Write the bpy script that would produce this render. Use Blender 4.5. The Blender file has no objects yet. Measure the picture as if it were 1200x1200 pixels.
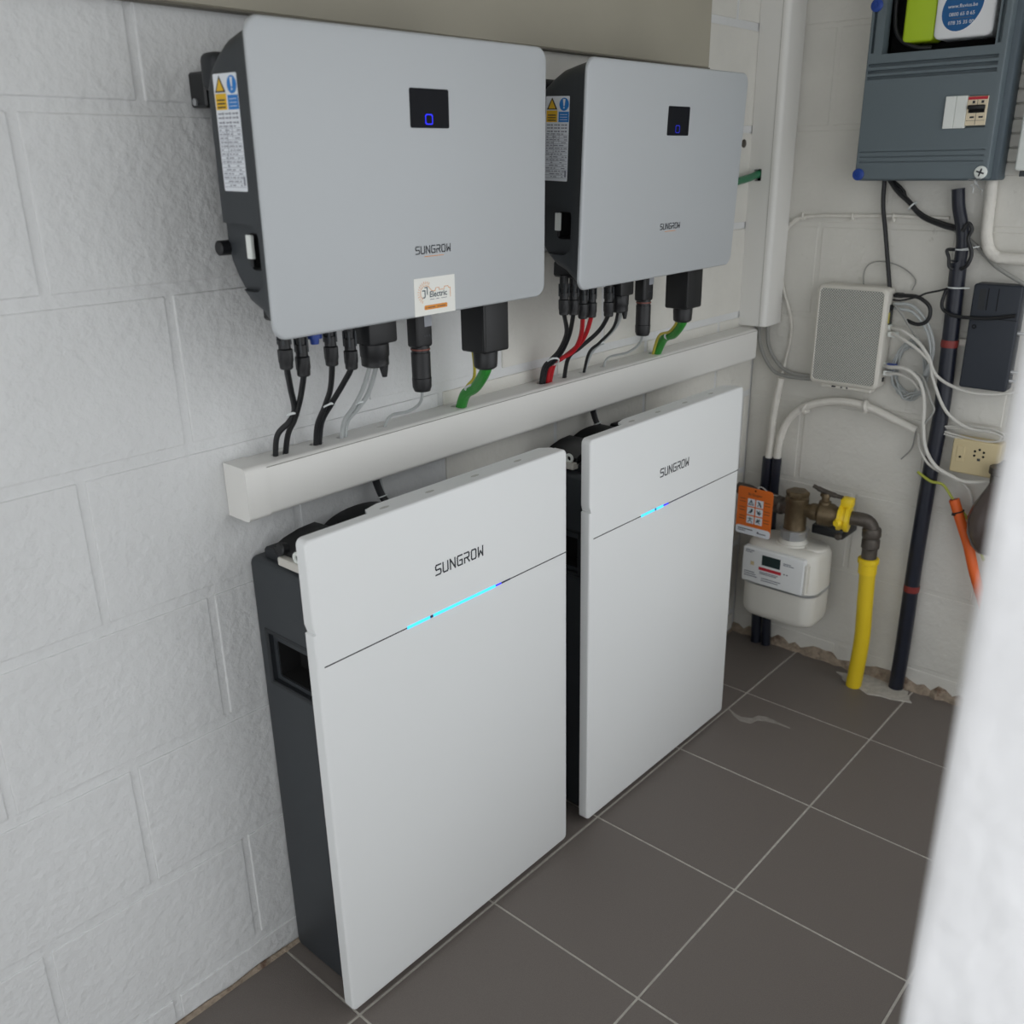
import bpy, bmesh, math, random
from mathutils import Vector, Matrix
random.seed(7)
sc = bpy.context.scene
COL = sc.collection

# ------------------------------------------------------------------ camera
cd = bpy.data.cameras.new('camera')
cam = bpy.data.objects.new('camera', cd)
COL.objects.link(cam)
cam.location = (-1.1918, -1.4147, 1.5778)
cam.rotation_euler = (1.2144, 0.0150, -0.8439)
cd.sensor_width = 36.0
cd.lens = 36.0 * 1087.5 / 1200.0
cd.clip_start = 0.02
cd.dof.use_dof = True
cd.dof.focus_distance = 1.95
cd.dof.aperture_fstop = 4.0
sc.camera = cam

# ------------------------------------------------------------------ world (overcast daylight) and exposure
w = bpy.data.worlds.new('overcast_sky')
sc.world = w
w.use_nodes = True
bg = w.node_tree.nodes['Background']
bg.inputs['Color'].default_value = (0.955, 0.98, 1.0, 1)
bg.inputs['Strength'].default_value = 1.0
sc.view_settings.view_transform = 'Standard'
sc.view_settings.look = 'None'
sc.view_settings.gamma = 1.0
sc.view_settings.use_curve_mapping = False
sc.view_settings.exposure = 0.50

# ------------------------------------------------------------------ materials
def lin(c):
    return tuple((v / 12.92 if v <= 0.04045 else ((v + 0.055) / 1.055) ** 2.4) for v in (x / 255.0 for x in c))
MATS = {}
def mat(name, rgb, rough=0.5, metal=0.0, var=0.0, vscale=8.0, bump=0.0, bscale=60.0, emit=0.0, coat=0.0, trans=0.0, dirt=None):
    m = bpy.data.materials.new(name)
    m.use_nodes = True
    nt = m.node_tree
    b = nt.nodes['Principled BSDF']
    col = lin(rgb) + (1,)
    b.inputs['Base Color'].default_value = col
    b.inputs['Roughness'].default_value = rough
    b.inputs['Metallic'].default_value = metal
    b.inputs['Coat Weight'].default_value = coat
    b.inputs['Transmission Weight'].default_value = trans
    if emit:
        b.inputs['Emission Color'].default_value = col
        b.inputs['Emission Strength'].default_value = emit
    tc = nt.nodes.new('ShaderNodeTexCoord')
    geo = nt.nodes.new('ShaderNodeNewGeometry')
    last = None
    if var:
        n = nt.nodes.new('ShaderNodeTexNoise')
        n.inputs['Scale'].default_value = vscale
        n.inputs['Detail'].default_value = 6
        nt.links.new(geo.outputs['Position'], n.inputs['Vector'])
        r = nt.nodes.new('ShaderNodeValToRGB')
        r.color_ramp.elements[0].position = 0.3
        r.color_ramp.elements[1].position = 0.7
        r.color_ramp.elements[0].color = tuple(v * (1 - var) for v in col[:3]) + (1,)
        r.color_ramp.elements[1].color = tuple(min(1, v * (1 + var)) for v in col[:3]) + (1,)
        nt.links.new(n.outputs['Fac'], r.inputs['Fac'])
        last = r.outputs['Color']
    if dirt:
        # blotches of another colour with a shape of their own
        drgb, dscale, dpos, damt = dirt
        n = nt.nodes.new('ShaderNodeTexNoise')
        n.inputs['Scale'].default_value = dscale
        n.inputs['Detail'].default_value = 8
        n.inputs['Roughness'].default_value = 0.65
        nt.links.new(geo.outputs['Position'], n.inputs['Vector'])
        r = nt.nodes.new('ShaderNodeValToRGB')
        r.color_ramp.elements[0].position = dpos
        r.color_ramp.elements[1].position = dpos + 0.12
        r.color_ramp.elements[0].color = (0, 0, 0, 1)
        r.color_ramp.elements[1].color = (damt, damt, damt, 1)
        nt.links.new(n.outputs['Fac'], r.inputs['Fac'])
        mx = nt.nodes.new('ShaderNodeMix')
        mx.data_type = 'RGBA'
        nt.links.new(r.outputs['Color'], mx.inputs[0])
        if last is None:
            mx.inputs[6].default_value = col
        else:
            nt.links.new(last, mx.inputs[6])
        mx.inputs[7].default_value = lin(drgb) + (1,)
        last = mx.outputs[2]
    if last is not None:
        nt.links.new(last, b.inputs['Base Color'])
    if bump:
        n = nt.nodes.new('ShaderNodeTexNoise')
        n.inputs['Scale'].default_value = bscale
        n.inputs['Detail'].default_value = 5
        nt.links.new(geo.outputs['Position'], n.inputs['Vector'])
        bp = nt.nodes.new('ShaderNodeBump')
        bp.inputs['Strength'].default_value = 1.0
        bp.inputs['Distance'].default_value = bump
        nt.links.new(n.outputs['Fac'], bp.inputs['Height'])
        nt.links.new(bp.outputs['Normal'], b.inputs['Normal'])
    MATS[name] = m
    return m

mat('paint', (213, 214, 214), 0.75, var=0.03, vscale=5, bump=0.0042, bscale=48, dirt=((146, 145, 143), 34, 0.68, 0.6))
mat('paint_old', (214, 212, 205), 0.8, var=0.05, vscale=6, bump=0.0030, bscale=45, dirt=((140, 133, 120), 17, 0.66, 0.55))
mat('paint_pipe', (222, 219, 211), 0.7, var=0.06, vscale=25, bump=0.0025, bscale=90, dirt=((120, 112, 100), 40, 0.66, 0.6))
mat('jamb_plaster', (240, 240, 242), 0.8, var=0.05, vscale=14, bump=0.006, bscale=30)
mat('ceiling_paint', (205, 203, 197), 0.9, var=0.03)
mat('tile', (108, 101, 96), 0.5, var=0.10, vscale=420, bump=0.0004, bscale=500, dirt=((112, 107, 101), 3.0, 0.60, 0.25))
mat('grout', (178, 174, 166), 0.9, var=0.15, vscale=60, bump=0.001, bscale=200)
mat('rubble', (150, 136, 120), 0.95, var=0.3, vscale=50, bump=0.006, bscale=90, dirt=((96, 70, 54), 22, 0.56, 0.8))
mat('chalk', (140, 135, 129), 0.9, var=0.12, vscale=60)
mat('board', (166, 161, 146), 0.6, var=0.04, vscale=4)
mat('board_edge', (112, 108, 98), 0.7)
mat('pvc', (224, 223, 219), 0.38, var=0.012, vscale=3)
mat('pvc_line', (150, 148, 140), 0.6)
mat('silver', (180, 184, 187), 0.38, metal=0.12, bump=0.00004, bscale=1500)
mat('panel_white', (229, 231, 231), 0.32, bump=0.00003, bscale=1200)
mat('lip_grey', (190, 190, 186), 0.5)
mat('panel_seam', (45, 46, 48), 0.5)
mat('charcoal', (52, 56, 60), 0.5, bump=0.0002, bscale=900)
mat('charcoal_dark', (34, 37, 41), 0.5)
mat('black_plastic', (19, 20, 23), 0.42)
mat('black_gloss', (8, 10, 18), 0.45)
MATS['black_gloss'].node_tree.nodes['Principled BSDF'].inputs['Specular IOR Level'].default_value = 0.15
mat('void', (5, 5, 6), 0.95)  # near-black, mostly painted shade for holes and recesses
mat('black_cable', (26, 27, 30), 0.45)
mat('navy_pipe', (27, 31, 44), 0.35, var=0.12, vscale=30)
mat('red_cable', (178, 24, 34), 0.4)
mat('grey_cable', (176, 180, 180), 0.45)
mat('dim_cable', (150, 150, 146), 0.5)
mat('white_cable', (205, 203, 197), 0.45)
mat('green_cable', (48, 140, 52), 0.42)
mat('dkgreen_cable', (36, 112, 76), 0.42)
mat('yellow_wire', (190, 178, 70), 0.45)
mat('earth_green', (160, 166, 62), 0.45)
mat('tie_white', (214, 218, 218), 0.4)
mat('tie_black', (16, 16, 18), 0.4)
mat('label_white', (226, 230, 236), 0.45)
mat('code_grey', (158, 161, 168), 0.5)
mat('sticker_white', (236, 236, 230), 0.45)
mat('label_fade', (136, 139, 150), 0.6)
mat('label_ink', (92, 96, 110), 0.6)
mat('ink', (34, 38, 46), 0.5)
mat('warn_yellow', (228, 182, 40), 0.5)
mat('warn_blue', (36, 122, 198), 0.5)
mat('orange_print', (222, 142, 44), 0.5)
mat('teal_ink', (40, 66, 78), 0.5)
mat('tag_orange', (226, 112, 36), 0.5)
mat('red_print', (190, 40, 56), 0.5)
mat('led_cyan', (60, 190, 250), 0.4, emit=0.95)
mat('led_blue', (30, 36, 235), 0.4, emit=0.8)
mat('led_dim', (26, 34, 190), 0.4, emit=0.35)
mat('ring_rust', (120, 66, 56), 0.5)
mat('led_off', (34, 36, 66), 0.4)
mat('fuse_grey', (100, 112, 118), 0.5, var=0.02, vscale=5)
mat('fuse_base', (80, 92, 100), 0.5)
mat('screw_blue', (30, 66, 150), 0.4)
mat('zinc', (190, 192, 194), 0.3, metal=0.8)
mat('meter_white', (232, 234, 236), 0.4)
mat('meter_lime', (176, 206, 32), 0.45)
mat('meter_blue', (22, 92, 150), 0.5)
mat('breaker_cream', (228, 214, 186), 0.5)
mat('white_plastic', (232, 236, 232), 0.4)
mat('router_case', (214, 211, 202), 0.5)
mat('blackbox', (38, 44, 54), 0.45)
mat('brass', (104, 90, 68), 0.45, metal=0.6, var=0.2, vscale=40, bump=0.001, bscale=120)
mat('iron', (84, 78, 72), 0.5, metal=0.45, var=0.2, vscale=40, bump=0.001, bscale=120)
mat('gas_yellow', (226, 196, 36), 0.42)
mat('clamp_yellow', (236, 204, 36), 0.4)
mat('gas_meter', (214, 212, 204), 0.45)
mat('gas_face', (226, 228, 228), 0.45)
mat('lcd', (46, 58, 58), 0.25)
mat('socket_beige', (206, 190, 150), 0.5)
mat('orange_tube', (232, 104, 40), 0.5)
mat('red_tape', (128, 46, 42), 0.5)
mat('brown_glass', (104, 92, 88), 0.2, trans=0.35)
mat('pale_band', (205, 202, 194), 0.7)

def grille_material():
    m = bpy.data.materials.new('router_grille')
    m.use_nodes = True
    nt = m.node_tree
    b = nt.nodes['Principled BSDF']
    b.inputs['Roughness'].default_value = 0.55
    geo = nt.nodes.new('ShaderNodeNewGeometry')
    sx = nt.nodes.new('ShaderNodeSeparateXYZ')
    nt.links.new(geo.outputs['Position'], sx.inputs[0])
    def wave(sgn):
        a = nt.nodes.new('ShaderNodeMath'); a.operation = 'MULTIPLY'; a.inputs[1].default_value = sgn
        nt.links.new(sx.outputs['Y'], a.inputs[0])
        c = nt.nodes.new('ShaderNodeMath'); c.operation = 'ADD'
        nt.links.new(a.outputs[0], c.inputs[0]); nt.links.new(sx.outputs['Z'], c.inputs[1])
        s = nt.nodes.new('ShaderNodeMath'); s.operation = 'MULTIPLY'; s.inputs[1].default_value = 2 * math.pi / 0.0078
        nt.links.new(c.outputs[0], s.inputs[0])
        q = nt.nodes.new('ShaderNodeMath'); q.operation = 'SINE'
        nt.links.new(s.outputs[0], q.inputs[0])
        return q
    p = nt.nodes.new('ShaderNodeMath'); p.operation = 'ADD'
    nt.links.new(wave(1).outputs[0], p.inputs[0]); nt.links.new(wave(-1).outputs[0], p.inputs[1])
    r = nt.nodes.new('ShaderNodeValToRGB')
    r.color_ramp.elements[0].position = 0.3
    r.color_ramp.elements[1].position = 0.6
    r.color_ramp.elements[0].color = lin((208, 207, 199)) + (1,)
    r.color_ramp.elements[1].color = lin((112, 116, 112)) + (1,)
    mr = nt.nodes.new('ShaderNodeMapRange')
    mr.inputs['From Min'].default_value = -2; mr.inputs['From Max'].default_value = 2
    nt.links.new(p.outputs[0], mr.inputs['Value'])
    nt.links.new(mr.outputs[0], r.inputs['Fac'])
    nt.links.new(r.outputs['Color'], b.inputs['Base Color'])
    MATS['router_grille'] = m
grille_material()

# ------------------------------------------------------------------ mesh helpers
class MB:
    def __init__(s):
        s.v = []; s.f = []
    def add(s, vs, fs):
        o = len(s.v)
        s.v += [tuple(p) for p in vs]
        s.f += [tuple(i + o for i in f) for f in fs]
        return s
    def box(s, a, b):
        x0, x1 = sorted((a[0], b[0])); y0, y1 = sorted((a[1], b[1])); z0, z1 = sorted((a[2], b[2]))
        return s.add([(x0,y0,z0),(x1,y0,z0),(x1,y1,z0),(x0,y1,z0),(x0,y0,z1),(x1,y0,z1),(x1,y1,z1),(x0,y1,z1)],
                     [(0,3,2,1),(4,5,6,7),(0,1,5,4),(1,2,6,5),(2,3,7,6),(3,0,4,7)])
    def bbox(s, a, b, bev=0.003, seg=2):
        bm = bmesh.new()
        bmesh.ops.create_cube(bm, size=1)
        c = [(a[i] + b[i]) / 2 for i in range(3)]; d = [abs(b[i] - a[i]) for i in range(3)]
        for v in bm.verts:
            v.co = Vector([c[i] + v.co[i] * d[i] for i in range(3)])
        bmesh.ops.bevel(bm, geom=list(bm.edges), offset=min(bev, min(d) * .45), segments=seg, affect='EDGES', profile=0.5)
        bm.verts.index_update()
        s.add([v.co[:] for v in bm.verts], [[v.index for v in f.verts] for f in bm.faces])
        bm.free()
        return s
    def loft(s, rings, caps=True, closed=False):
        n = len(rings[0]); vs = [p for r in rings for p in r]; fs = []
        m = len(rings)
        for k in range(m if closed else m - 1):
            k2 = (k + 1) % m
            for i in range(n):
                j = (i + 1) % n
                fs.append((k*n+i, k*n+j, k2*n+j, k2*n+i))
        if caps and not closed:
            fs.append(tuple(reversed(range(n)))); fs.append(tuple((m-1)*n+i for i in range(n)))
        return s.add(vs, fs)
    def cyl(s, p0, p1, r0, r1=None, n=16):
        r1 = r0 if r1 is None else r1
        return s.lathe(p0, p1, [(0, r0), (1, r1)], n)
    def lathe(s, p0, p1, prof, n=20):
        p0 = Vector(p0); p1 = Vector(p1); d = (p1 - p0); t = d.normalized()
        a = t.orthogonal().normalized(); b = t.cross(a)
        rings = []
        for k, r in prof:
            c = p0 + d * k
            rings.append([c + (a * math.cos(2*math.pi*i/n) + b * math.sin(2*math.pi*i/n)) * max(r, 1e-5) for i in range(n)])
        return s.loft(rings)
    def tube(s, pts, r, n=10, sub=6, smooth=True):
        P = [Vector(p) for p in pts]
        if smooth and len(P) > 2:
            Q = []
            E = [P[0]*2 - P[1]] + P + [P[-1]*2 - P[-2]]
            for i in range(1, len(E) - 2):
                for k in range(sub):
                    t = k / sub
                    a, b, c, d = E[i-1], E[i], E[i+1], E[i+2]
                    Q.append(0.5 * (2*b + (c - a)*t + (2*a - 5*b + 4*c - d)*t*t + (3*b - a - 3*c + d)*t**3))
            Q.append(P[-1]); P = Q
        rings = []; u = None
        for i, p in enumerate(P):
            t = (P[min(i+1, len(P)-1)] - P[max(i-1, 0)]).normalized()
            u = t.orthogonal().normalized() if u is None else (u - t * u.dot(t)).normalized()
            b = t.cross(u)
            rr = r(i / (len(P) - 1)) if callable(r) else r
            rings.append([p + (u*math.cos(2*math.pi*k/n) + b*math.sin(2*math.pi*k/n)) * rr for k in range(n)])
        return s.loft(rings)
    def torus(s, c, axis, R, r, n=20, m=8, sq=(1, 1)):
        c = Vector(c); t = Vector(axis).normalized(); a = t.orthogonal().normalized(); b = t.cross(a)
        rings = []
        for i in range(n):
            g = 2*math.pi*i/n; d = a*math.cos(g)*sq[0] + b*math.sin(g)*sq[1]
            rings.append([c + d*(R + r*math.cos(2*math.pi*k/m)) + t*r*math.sin(2*math.pi*k/m) for k in range(m)])
        return s.loft(rings, closed=True)
    def poly(s, pts):
        return s.add(pts, [tuple(range(len(pts)))])

def rrect(w0, w1, h0, h1, r, n=6):
    pts = []
    r = max(1e-4, min(r, (w1-w0)/2 - 1e-4, (h1-h0)/2 - 1e-4))
    for cx, cy, a0 in ((w1-r, h1-r, 0), (w0+r, h1-r, 90), (w0+r, h0+r, 180), (w1-r, h0+r, 270)):
        for i in range(n + 1):
            a = math.radians(a0 + 90*i/n)
            pts.append((cx + r*math.cos(a), cy + r*math.sin(a)))
    return pts
def slab(mb, plane, w0, w1, h0, h1, d0, d1, r, bev=0.0, n=6):
    """rounded plate; plane 'y': (w,h)=(x,z), depth d along y; plane 'x': (w,h)=(y,z); plane 'z': (x,y). d1 is the show face."""
    sgn = 1 if d1 > d0 else -1
    def P(q, d):
        return {'y': (q[0], d, q[1]), 'x': (d, q[0], q[1]), 'z': (q[0], q[1], d)}[plane]
    rings = [[P(q, d0) for q in rrect(w0, w1, h0, h1, r, n)]]
    if bev:
        for k in range(5):
            a = k / 4 * math.pi / 2
            ins = bev * (1 - math.cos(a)); dd = d1 - sgn*bev*(1 - math.sin(a))
            rings.append([P(q, dd) for q in rrect(w0+ins, w1-ins, h0+ins, h1-ins, max(r-ins, 1e-3), n)])
    else:
        rings.append([P(q, d1) for q in rrect(w0, w1, h0, h1, r, n)])
    return mb.loft(rings)

def root_of(o):
    while o.parent:
        o = o.parent
    return o
def obj(name, mb, material, parent=None, label=None, cat=None, group=None, kind=None, angle=35, org=None):
    me = bpy.data.meshes.new(name)
    off = Vector((0, 0, 0))
    if parent is not None:
        off = root_of(parent).location
    elif org is not None:
        off = Vector(org)
    me.from_pydata([tuple(Vector(p) - off) for p in mb.v], [], mb.f)
    bm = bmesh.new(); bm.from_mesh(me)
    bmesh.ops.recalc_face_normals(bm, faces=bm.faces)
    bm.to_mesh(me); bm.free()
    me.materials.append(MATS[material])
    for p in me.polygons:
        p.use_smooth = True
    me.set_sharp_from_angle(angle=math.radians(angle))
    o = bpy.data.objects.new(name, me)
    COL.objects.link(o)
    if parent is not None:
        o.parent = parent
    elif org is not None:
        o.location = org
    tag(o, label, cat, group, kind)
    return o
def tag(o, label=None, cat=None, group=None, kind=None):
    if label: o['label'] = label
    if cat: o['category'] = cat
    if group: o['group'] = group
    if kind: o['kind'] = kind
    return o
def thing(name, loc, label, cat, group=None):
    o = bpy.data.objects.new(name, None)
    o.empty_display_size = 0.05
    COL.objects.link(o)
    o.location = loc
    return tag(o, label, cat, group)
def copy_tree(o, parent=None):
    c = o.copy()
    COL.objects.link(c)
    c.parent = parent
    for ch in list(o.children):
        copy_tree(ch, c)
    return c
def carve(o, mb):
    """cut the closed mesh mb (world coordinates) out of object o"""
    me = bpy.data.meshes.new('cutter')
    off = root_of(o).location
    me.from_pydata([tuple(Vector(p) - off) for p in mb.v], [], mb.f)
    bm = bmesh.new(); bm.from_mesh(me); bmesh.ops.recalc_face_normals(bm, faces=bm.faces); bm.to_mesh(me); bm.free()
    c = bpy.data.objects.new('cutter', me); COL.objects.link(c)
    c.location = off
    md = o.modifiers.new('b', 'BOOLEAN'); md.object = c; md.operation = 'DIFFERENCE'; md.solver = 'EXACT'
    bpy.context.view_layer.update()
    dg = bpy.context.evaluated_depsgraph_get()
    nm = bpy.data.meshes.new_from_object(o.evaluated_get(dg))
    o.modifiers.clear()
    old = o.data; o.data = nm
    bpy.data.objects.remove(c); bpy.data.meshes.remove(me); bpy.data.meshes.remove(old)
    for p in nm.polygons: p.use_smooth = True
    nm.set_sharp_from_angle(angle=math.radians(35))

# lettering -------------------------------------------------------------
def strokes(mb, lines, wd, O, ux, uz, nrm):
    """flat lettering strokes: lines = polylines in plane units"""
    O = Vector(O); ux = Vector(ux); uz = Vector(uz); nn = Vector(nrm)
    for ln in lines:
        for (a, b) in zip(ln, ln[1:]):
            A = Vector(a).to_2d(); Bv = Vector(b).to_2d(); d = (Bv - A)
            if d.length < 1e-9: continue
            d.normalize(); p = Vector((-d.y, d.x)) * wd/2; e = d * wd/2
            q = [A - e + p, A - e - p, Bv + e - p, Bv + e + p]
            base = [O + ux*t.x + uz*t.y for t in q]
            mb.add([v for v in base] + [v + nn for v in base],
                   [(0,1,2,3),(4,5,6,7),(0,1,5,4),(1,2,6,5),(2,3,7,6),(3,0,4,7)])
    return mb
LET = {
 'S': [[(.85,1),(.12,1),(.0,.86),(.0,.62),(.12,.52),(.72,.52),(.85,.4),(.85,.14),(.72,0),(0,0)]],
 'U': [[(0,1),(0,.14),(.12,0),(.7,0),(.82,.14),(.82,1)]],
 'N': [[(0,0),(0,1),(.82,.0),(.82,1)]],
 'G': [[(.82,1),(.12,1),(0,.86),(0,.14),(.12,0),(.82,0),(.82,.5),(.42,.5)]],
 'R': [[(0,.0),(0,.48),(.7,.48),(.82,.6),(.82,.88),(.7,1),(0,1)],[(.42,.48),(.85,0)]],
 'O': [[(0,.86),(.12,1),(.55,1)],[(.82,.86),(.82,.14),(.7,0),(.12,0),(0,.14),(0,.72)],[(.7,1),(.82,.86)]],
 'W': [[(0,1),(.04,0),(.42,.55),(.80,0),(.84,1)]],
}
def sungrow(O, width, h, nrm, parent, ux=(1,0,0)):
    lines = []; x = 0
    for ch in 'SUNGROW':
        for ln in LET[ch]:
            lines.append([(x + a*.84, b) for a, b in ln])
        x += 1.06
    total = x - .22; k = width / total
    lines = [[(a*k, b*h) for a, b in ln] for ln in lines]
    mb = strokes(MB(), lines, h*.15, O, ux, (0,0,1), nrm)
    return obj('brand_lettering', mb, 'ink', parent)
def text_mesh(s, size, O, ux, uz, align='LEFT', lift=(0,0,0), bold=0.0):
    cu = bpy.data.curves.new('t', 'FONT'); cu.body = s; cu.size = size; cu.align_x = align; cu.offset = bold
    cu.resolution_u = 3
    o = bpy.data.objects.new('t', cu); COL.objects.link(o)
    bpy.context.view_layer.update()
    me = bpy.data.meshes.new_from_object(o.evaluated_get(bpy.context.evaluated_depsgraph_get()))
    mb = MB(); ux = Vector(ux); uz = Vector(uz); O = Vector(O) + Vector(lift)
    mb.add([O + ux*v.co.x + uz*v.co.y for v in me.vertices], [tuple(p.vertices) for p in me.polygons])
    bpy.data.objects.remove(o); bpy.data.curves.remove(cu); bpy.data.meshes.remove(me)
    return mb

# ------------------------------------------------------------------ the room
BX = 1.565                     # back wall plane
ROWS = [0.0, 0.075] + [0.075 + .2655*k for k in range(1, 10)]
BL = 0.39
def block_mesh(name, L, H, axis, bev=0.0022):
    mb = MB().bbox((0, 0, 0), (L, 0.04, H) if axis == 'y' else (L, 0.04, H), bev, 2)
    if axis == 'x':
        mb.v = [(p[1], -p[0], p[2]) for p in mb.v]     # along -y, depth toward +x
    me = bpy.data.meshes.new(name)
    me.from_pydata(mb.v, [], mb.f)
    bm = bmesh.new(); bm.from_mesh(me); bmesh.ops.recalc_face_normals(bm, faces=bm.faces); bm.to_mesh(me); bm.free()
    return me
# main wall
wl = obj('wall_left', MB().box((-2.9, 0.0030, -0.03), (BX + .2, 0.2, 2.46)), 'paint', kind='structure', label='white painted concrete block wall behind inverters and batteries')
cache = {}
def lay(wall, axis, u0, u1, joint, k, matn):
    z0, z1 = ROWS[k], ROWS[k+1]; g = 0.014
    a = joint
    while a > u0: a -= BL
    while a < u1 - .02:
        s, e = max(a, u0), min(a + BL, u1)
        if e - s > 0.03:
            gz = .020 if axis == 'y' else .014
            L, H = round(e - s - g, 4), round(z1 - z0 - gz, 4)
            mm = 'paint_old' if (axis == 'y' and s > .15) else matn
            key = (axis, L, H, mm)
            if key not in cache:
                cache[key] = block_mesh('block', L, H, axis); cache[key].materials.append(MATS[mm])
            o = bpy.data.objects.new('block', cache[key]); COL.objects.link(o); o.parent = wall
            d = random.uniform(-.0007, .0007)
            if axis == 'y':
                o.location = (s + g/2, d, z0 + gz/2); o.rotation_euler = (0, random.uniform(-.0015, .0015), 0)
            else:
                o.location = (BX + d, -(s + g/2), z0 + gz/2); o.rotation_euler = (random.uniform(-.0015, .0015), 0, 0)
        a += BL
for k in range(len(ROWS) - 1):
    lay(wl, 'y', -2.3, BX, -.43 if k % 2 else -.62, k, 'paint')
# back wall
wb = obj('wall_back', MB().box((BX + .0022, -1.75, -0.03), (BX + .2, 0.0, 2.46)), 'paint_old', kind='structure', label='white painted block wall carrying meters and cables')
for k in range(len(ROWS) - 1):
    lay(wb, 'x', 0.0, 1.75, .185 if k % 2 else .38, k, 'paint_old')
# front wall with the door opening the photo is taken from
wf = obj('wall_front', MB().bbox((-0.75, -1.75, 0), (-.42, -1.31, 2.46), 0.012, 3), 'jamb_plaster', kind='structure', label='white plastered edge of the doorway close to the camera')
obj('added_window_parapet', MB().box((-.42, -1.70, 0), (BX + .2, -1.36, .30)), 'jamb_plaster', wf)  # bottom of an unseen window opening, added to let in daylight
obj('added_window_lintel', MB().box((-.42, -1.70, 2.25), (BX + .2, -1.36, 2.46)), 'jamb_plaster', wf)  # top of the added window opening
obj('added_window_pier', MB().box((1.50, -1.70, .30), (BX + .2, -1.36, 2.25)), 'jamb_plaster', wf)  # right side of the added opening, kept narrow for more light
obj('ceiling', MB().box((-2.9, -1.75, 2.44), (BX + .2, 0.2, 2.56)), 'ceiling_paint', kind='structure')
# floor
fl = obj('floor', MB().box((-2.9, -3.2, -0.08), (BX + .2, 0.2, -0.0016)), 'grout', kind='structure', label='dark brown-grey tiled floor with pale grout')
TS = 0.3949; TX = 1.2036; TY = -0.2516
xs = [BX - .004] + [TX - k*TS for k in range(0, 11)]
ys = [-.004] + [TY - k*TS for k in range(0, 7)]
tcache = {}
for i in range(len(xs) - 1):
    for j in range(len(ys) - 1):
        x1, x0 = xs[i], xs[i+1]; y1, y0 = ys[j], ys[j+1]
        g = 0.005
        key = (round(x1 - x0 - g, 4), round(y1 - y0 - g, 4))
        if key not in tcache:
            mb = MB().bbox((0, 0, -.012), (key[0], key[1], 0), 0.0012, 1)
            me = bpy.data.meshes.new('floor_tile'); me.from_pydata(mb.v, [], mb.f); me.materials.append(MATS['tile'])
            bm = bmesh.new(); bm.from_mesh(me); bmesh.ops.recalc_face_normals(bm, faces=bm.faces); bm.to_mesh(me); bm.free()
            tcache[key] = me
        o = bpy.data.objects.new('floor_tile', tcache[key]); COL.objects.link(o); o.parent = fl
        o.location = (x0 + g/2, y0 + g/2, random.uniform(-.0004, .0004))
# crumbled mortar where the walls meet the floor
def rubble(name, p0, p1, w, h, parent):
    mb = MB(); n = 60; r = random.Random(3)
    d = Vector(p1) - Vector(p0); side = Vector((d.y, -d.x, 0)).normalized()
    rings = []
    for i in range(n + 1):
        c = Vector(p0) + d*i/n
        ww = w*r.uniform(.45, 1.15); hh = h*r.uniform(.4, 1.2)
        rings.append([c - side*.001 + Vector((0,0,-.002)), c + side*ww + Vector((0,0,-.002)), c + side*ww*.75 + Vector((0,0,hh*.35)), c + side*ww*.25 + Vector((0,0,hh)), c - side*.001 + Vector((0,0,hh*1.05))])
    mb.loft(rings)
    return obj(name, mb, 'rubble', parent, angle=20)
rubble('mortar_debris', (-2.2, 0, 0), (BX, 0, 0), .009, .007, wl)
rubble('mortar_debris', (BX, 0, 0), (BX, -1.3, 0), .022, .03, wb)
# pale cement smear on a tile near the corner
mb = MB(); rr = random.Random(5)
rings = []
SM = [(1.083,-.255),(1.064,-.285),(1.056,-.31),(1.067,-.339),(1.095,-.347),(1.106,-.37),(1.108,-.40),(1.107,-.445)]
for i, q in enumerate(SM):
    t = i/(len(SM) - 1); c = Vector((q[0], q[1], .0004)); wv = .004 + .011*math.sin(math.pi*t)*rr.uniform(.6, 1.2)
    nrm = Vector((.9, .35, 0))
    rings.append([c - nrm*wv, c + nrm*wv, c + nrm*wv*.7 + Vector((0,0,.0004)), c - nrm*wv*.7 + Vector((0,0,.0004))])
obj('cement_smear', mb.loft(rings), 'chalk', fl)
# cement patch around the two pipes
mb = MB(); pts = []
for i in range(22):
    a = 2*math.pi*i/22; pts.append((1.50 + .055*math.cos(a)*rr.uniform(.8, 1.15), -.545 + .12*math.sin(a)*rr.uniform(.85, 1.15)))
mb.loft([[(p[0], p[1], -.001) for p in pts], [(p[0]*.98 + 1.5*.02, p[1]*.98 - .545*.02, .003) for p in pts]])
obj('cement_patch', mb, 'grout', fl)

# ------------------------------------------------------------------ board high on the main wall
b_ = thing('wall_board', (0.35, -0.012, 1.812), 'beige board fixed high on the wall above the inverters', 'board')
obj('board_panel', MB().bbox((-2.2, -.022, 1.812), (1.155, -.001, 2.43), .002, 1), 'board', b_)
obj('edge_strip', MB().bbox((-2.2, -.024, 1.8085), (1.157, -.001, 1.8118), .001, 1), 'board_edge', b_)

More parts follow.
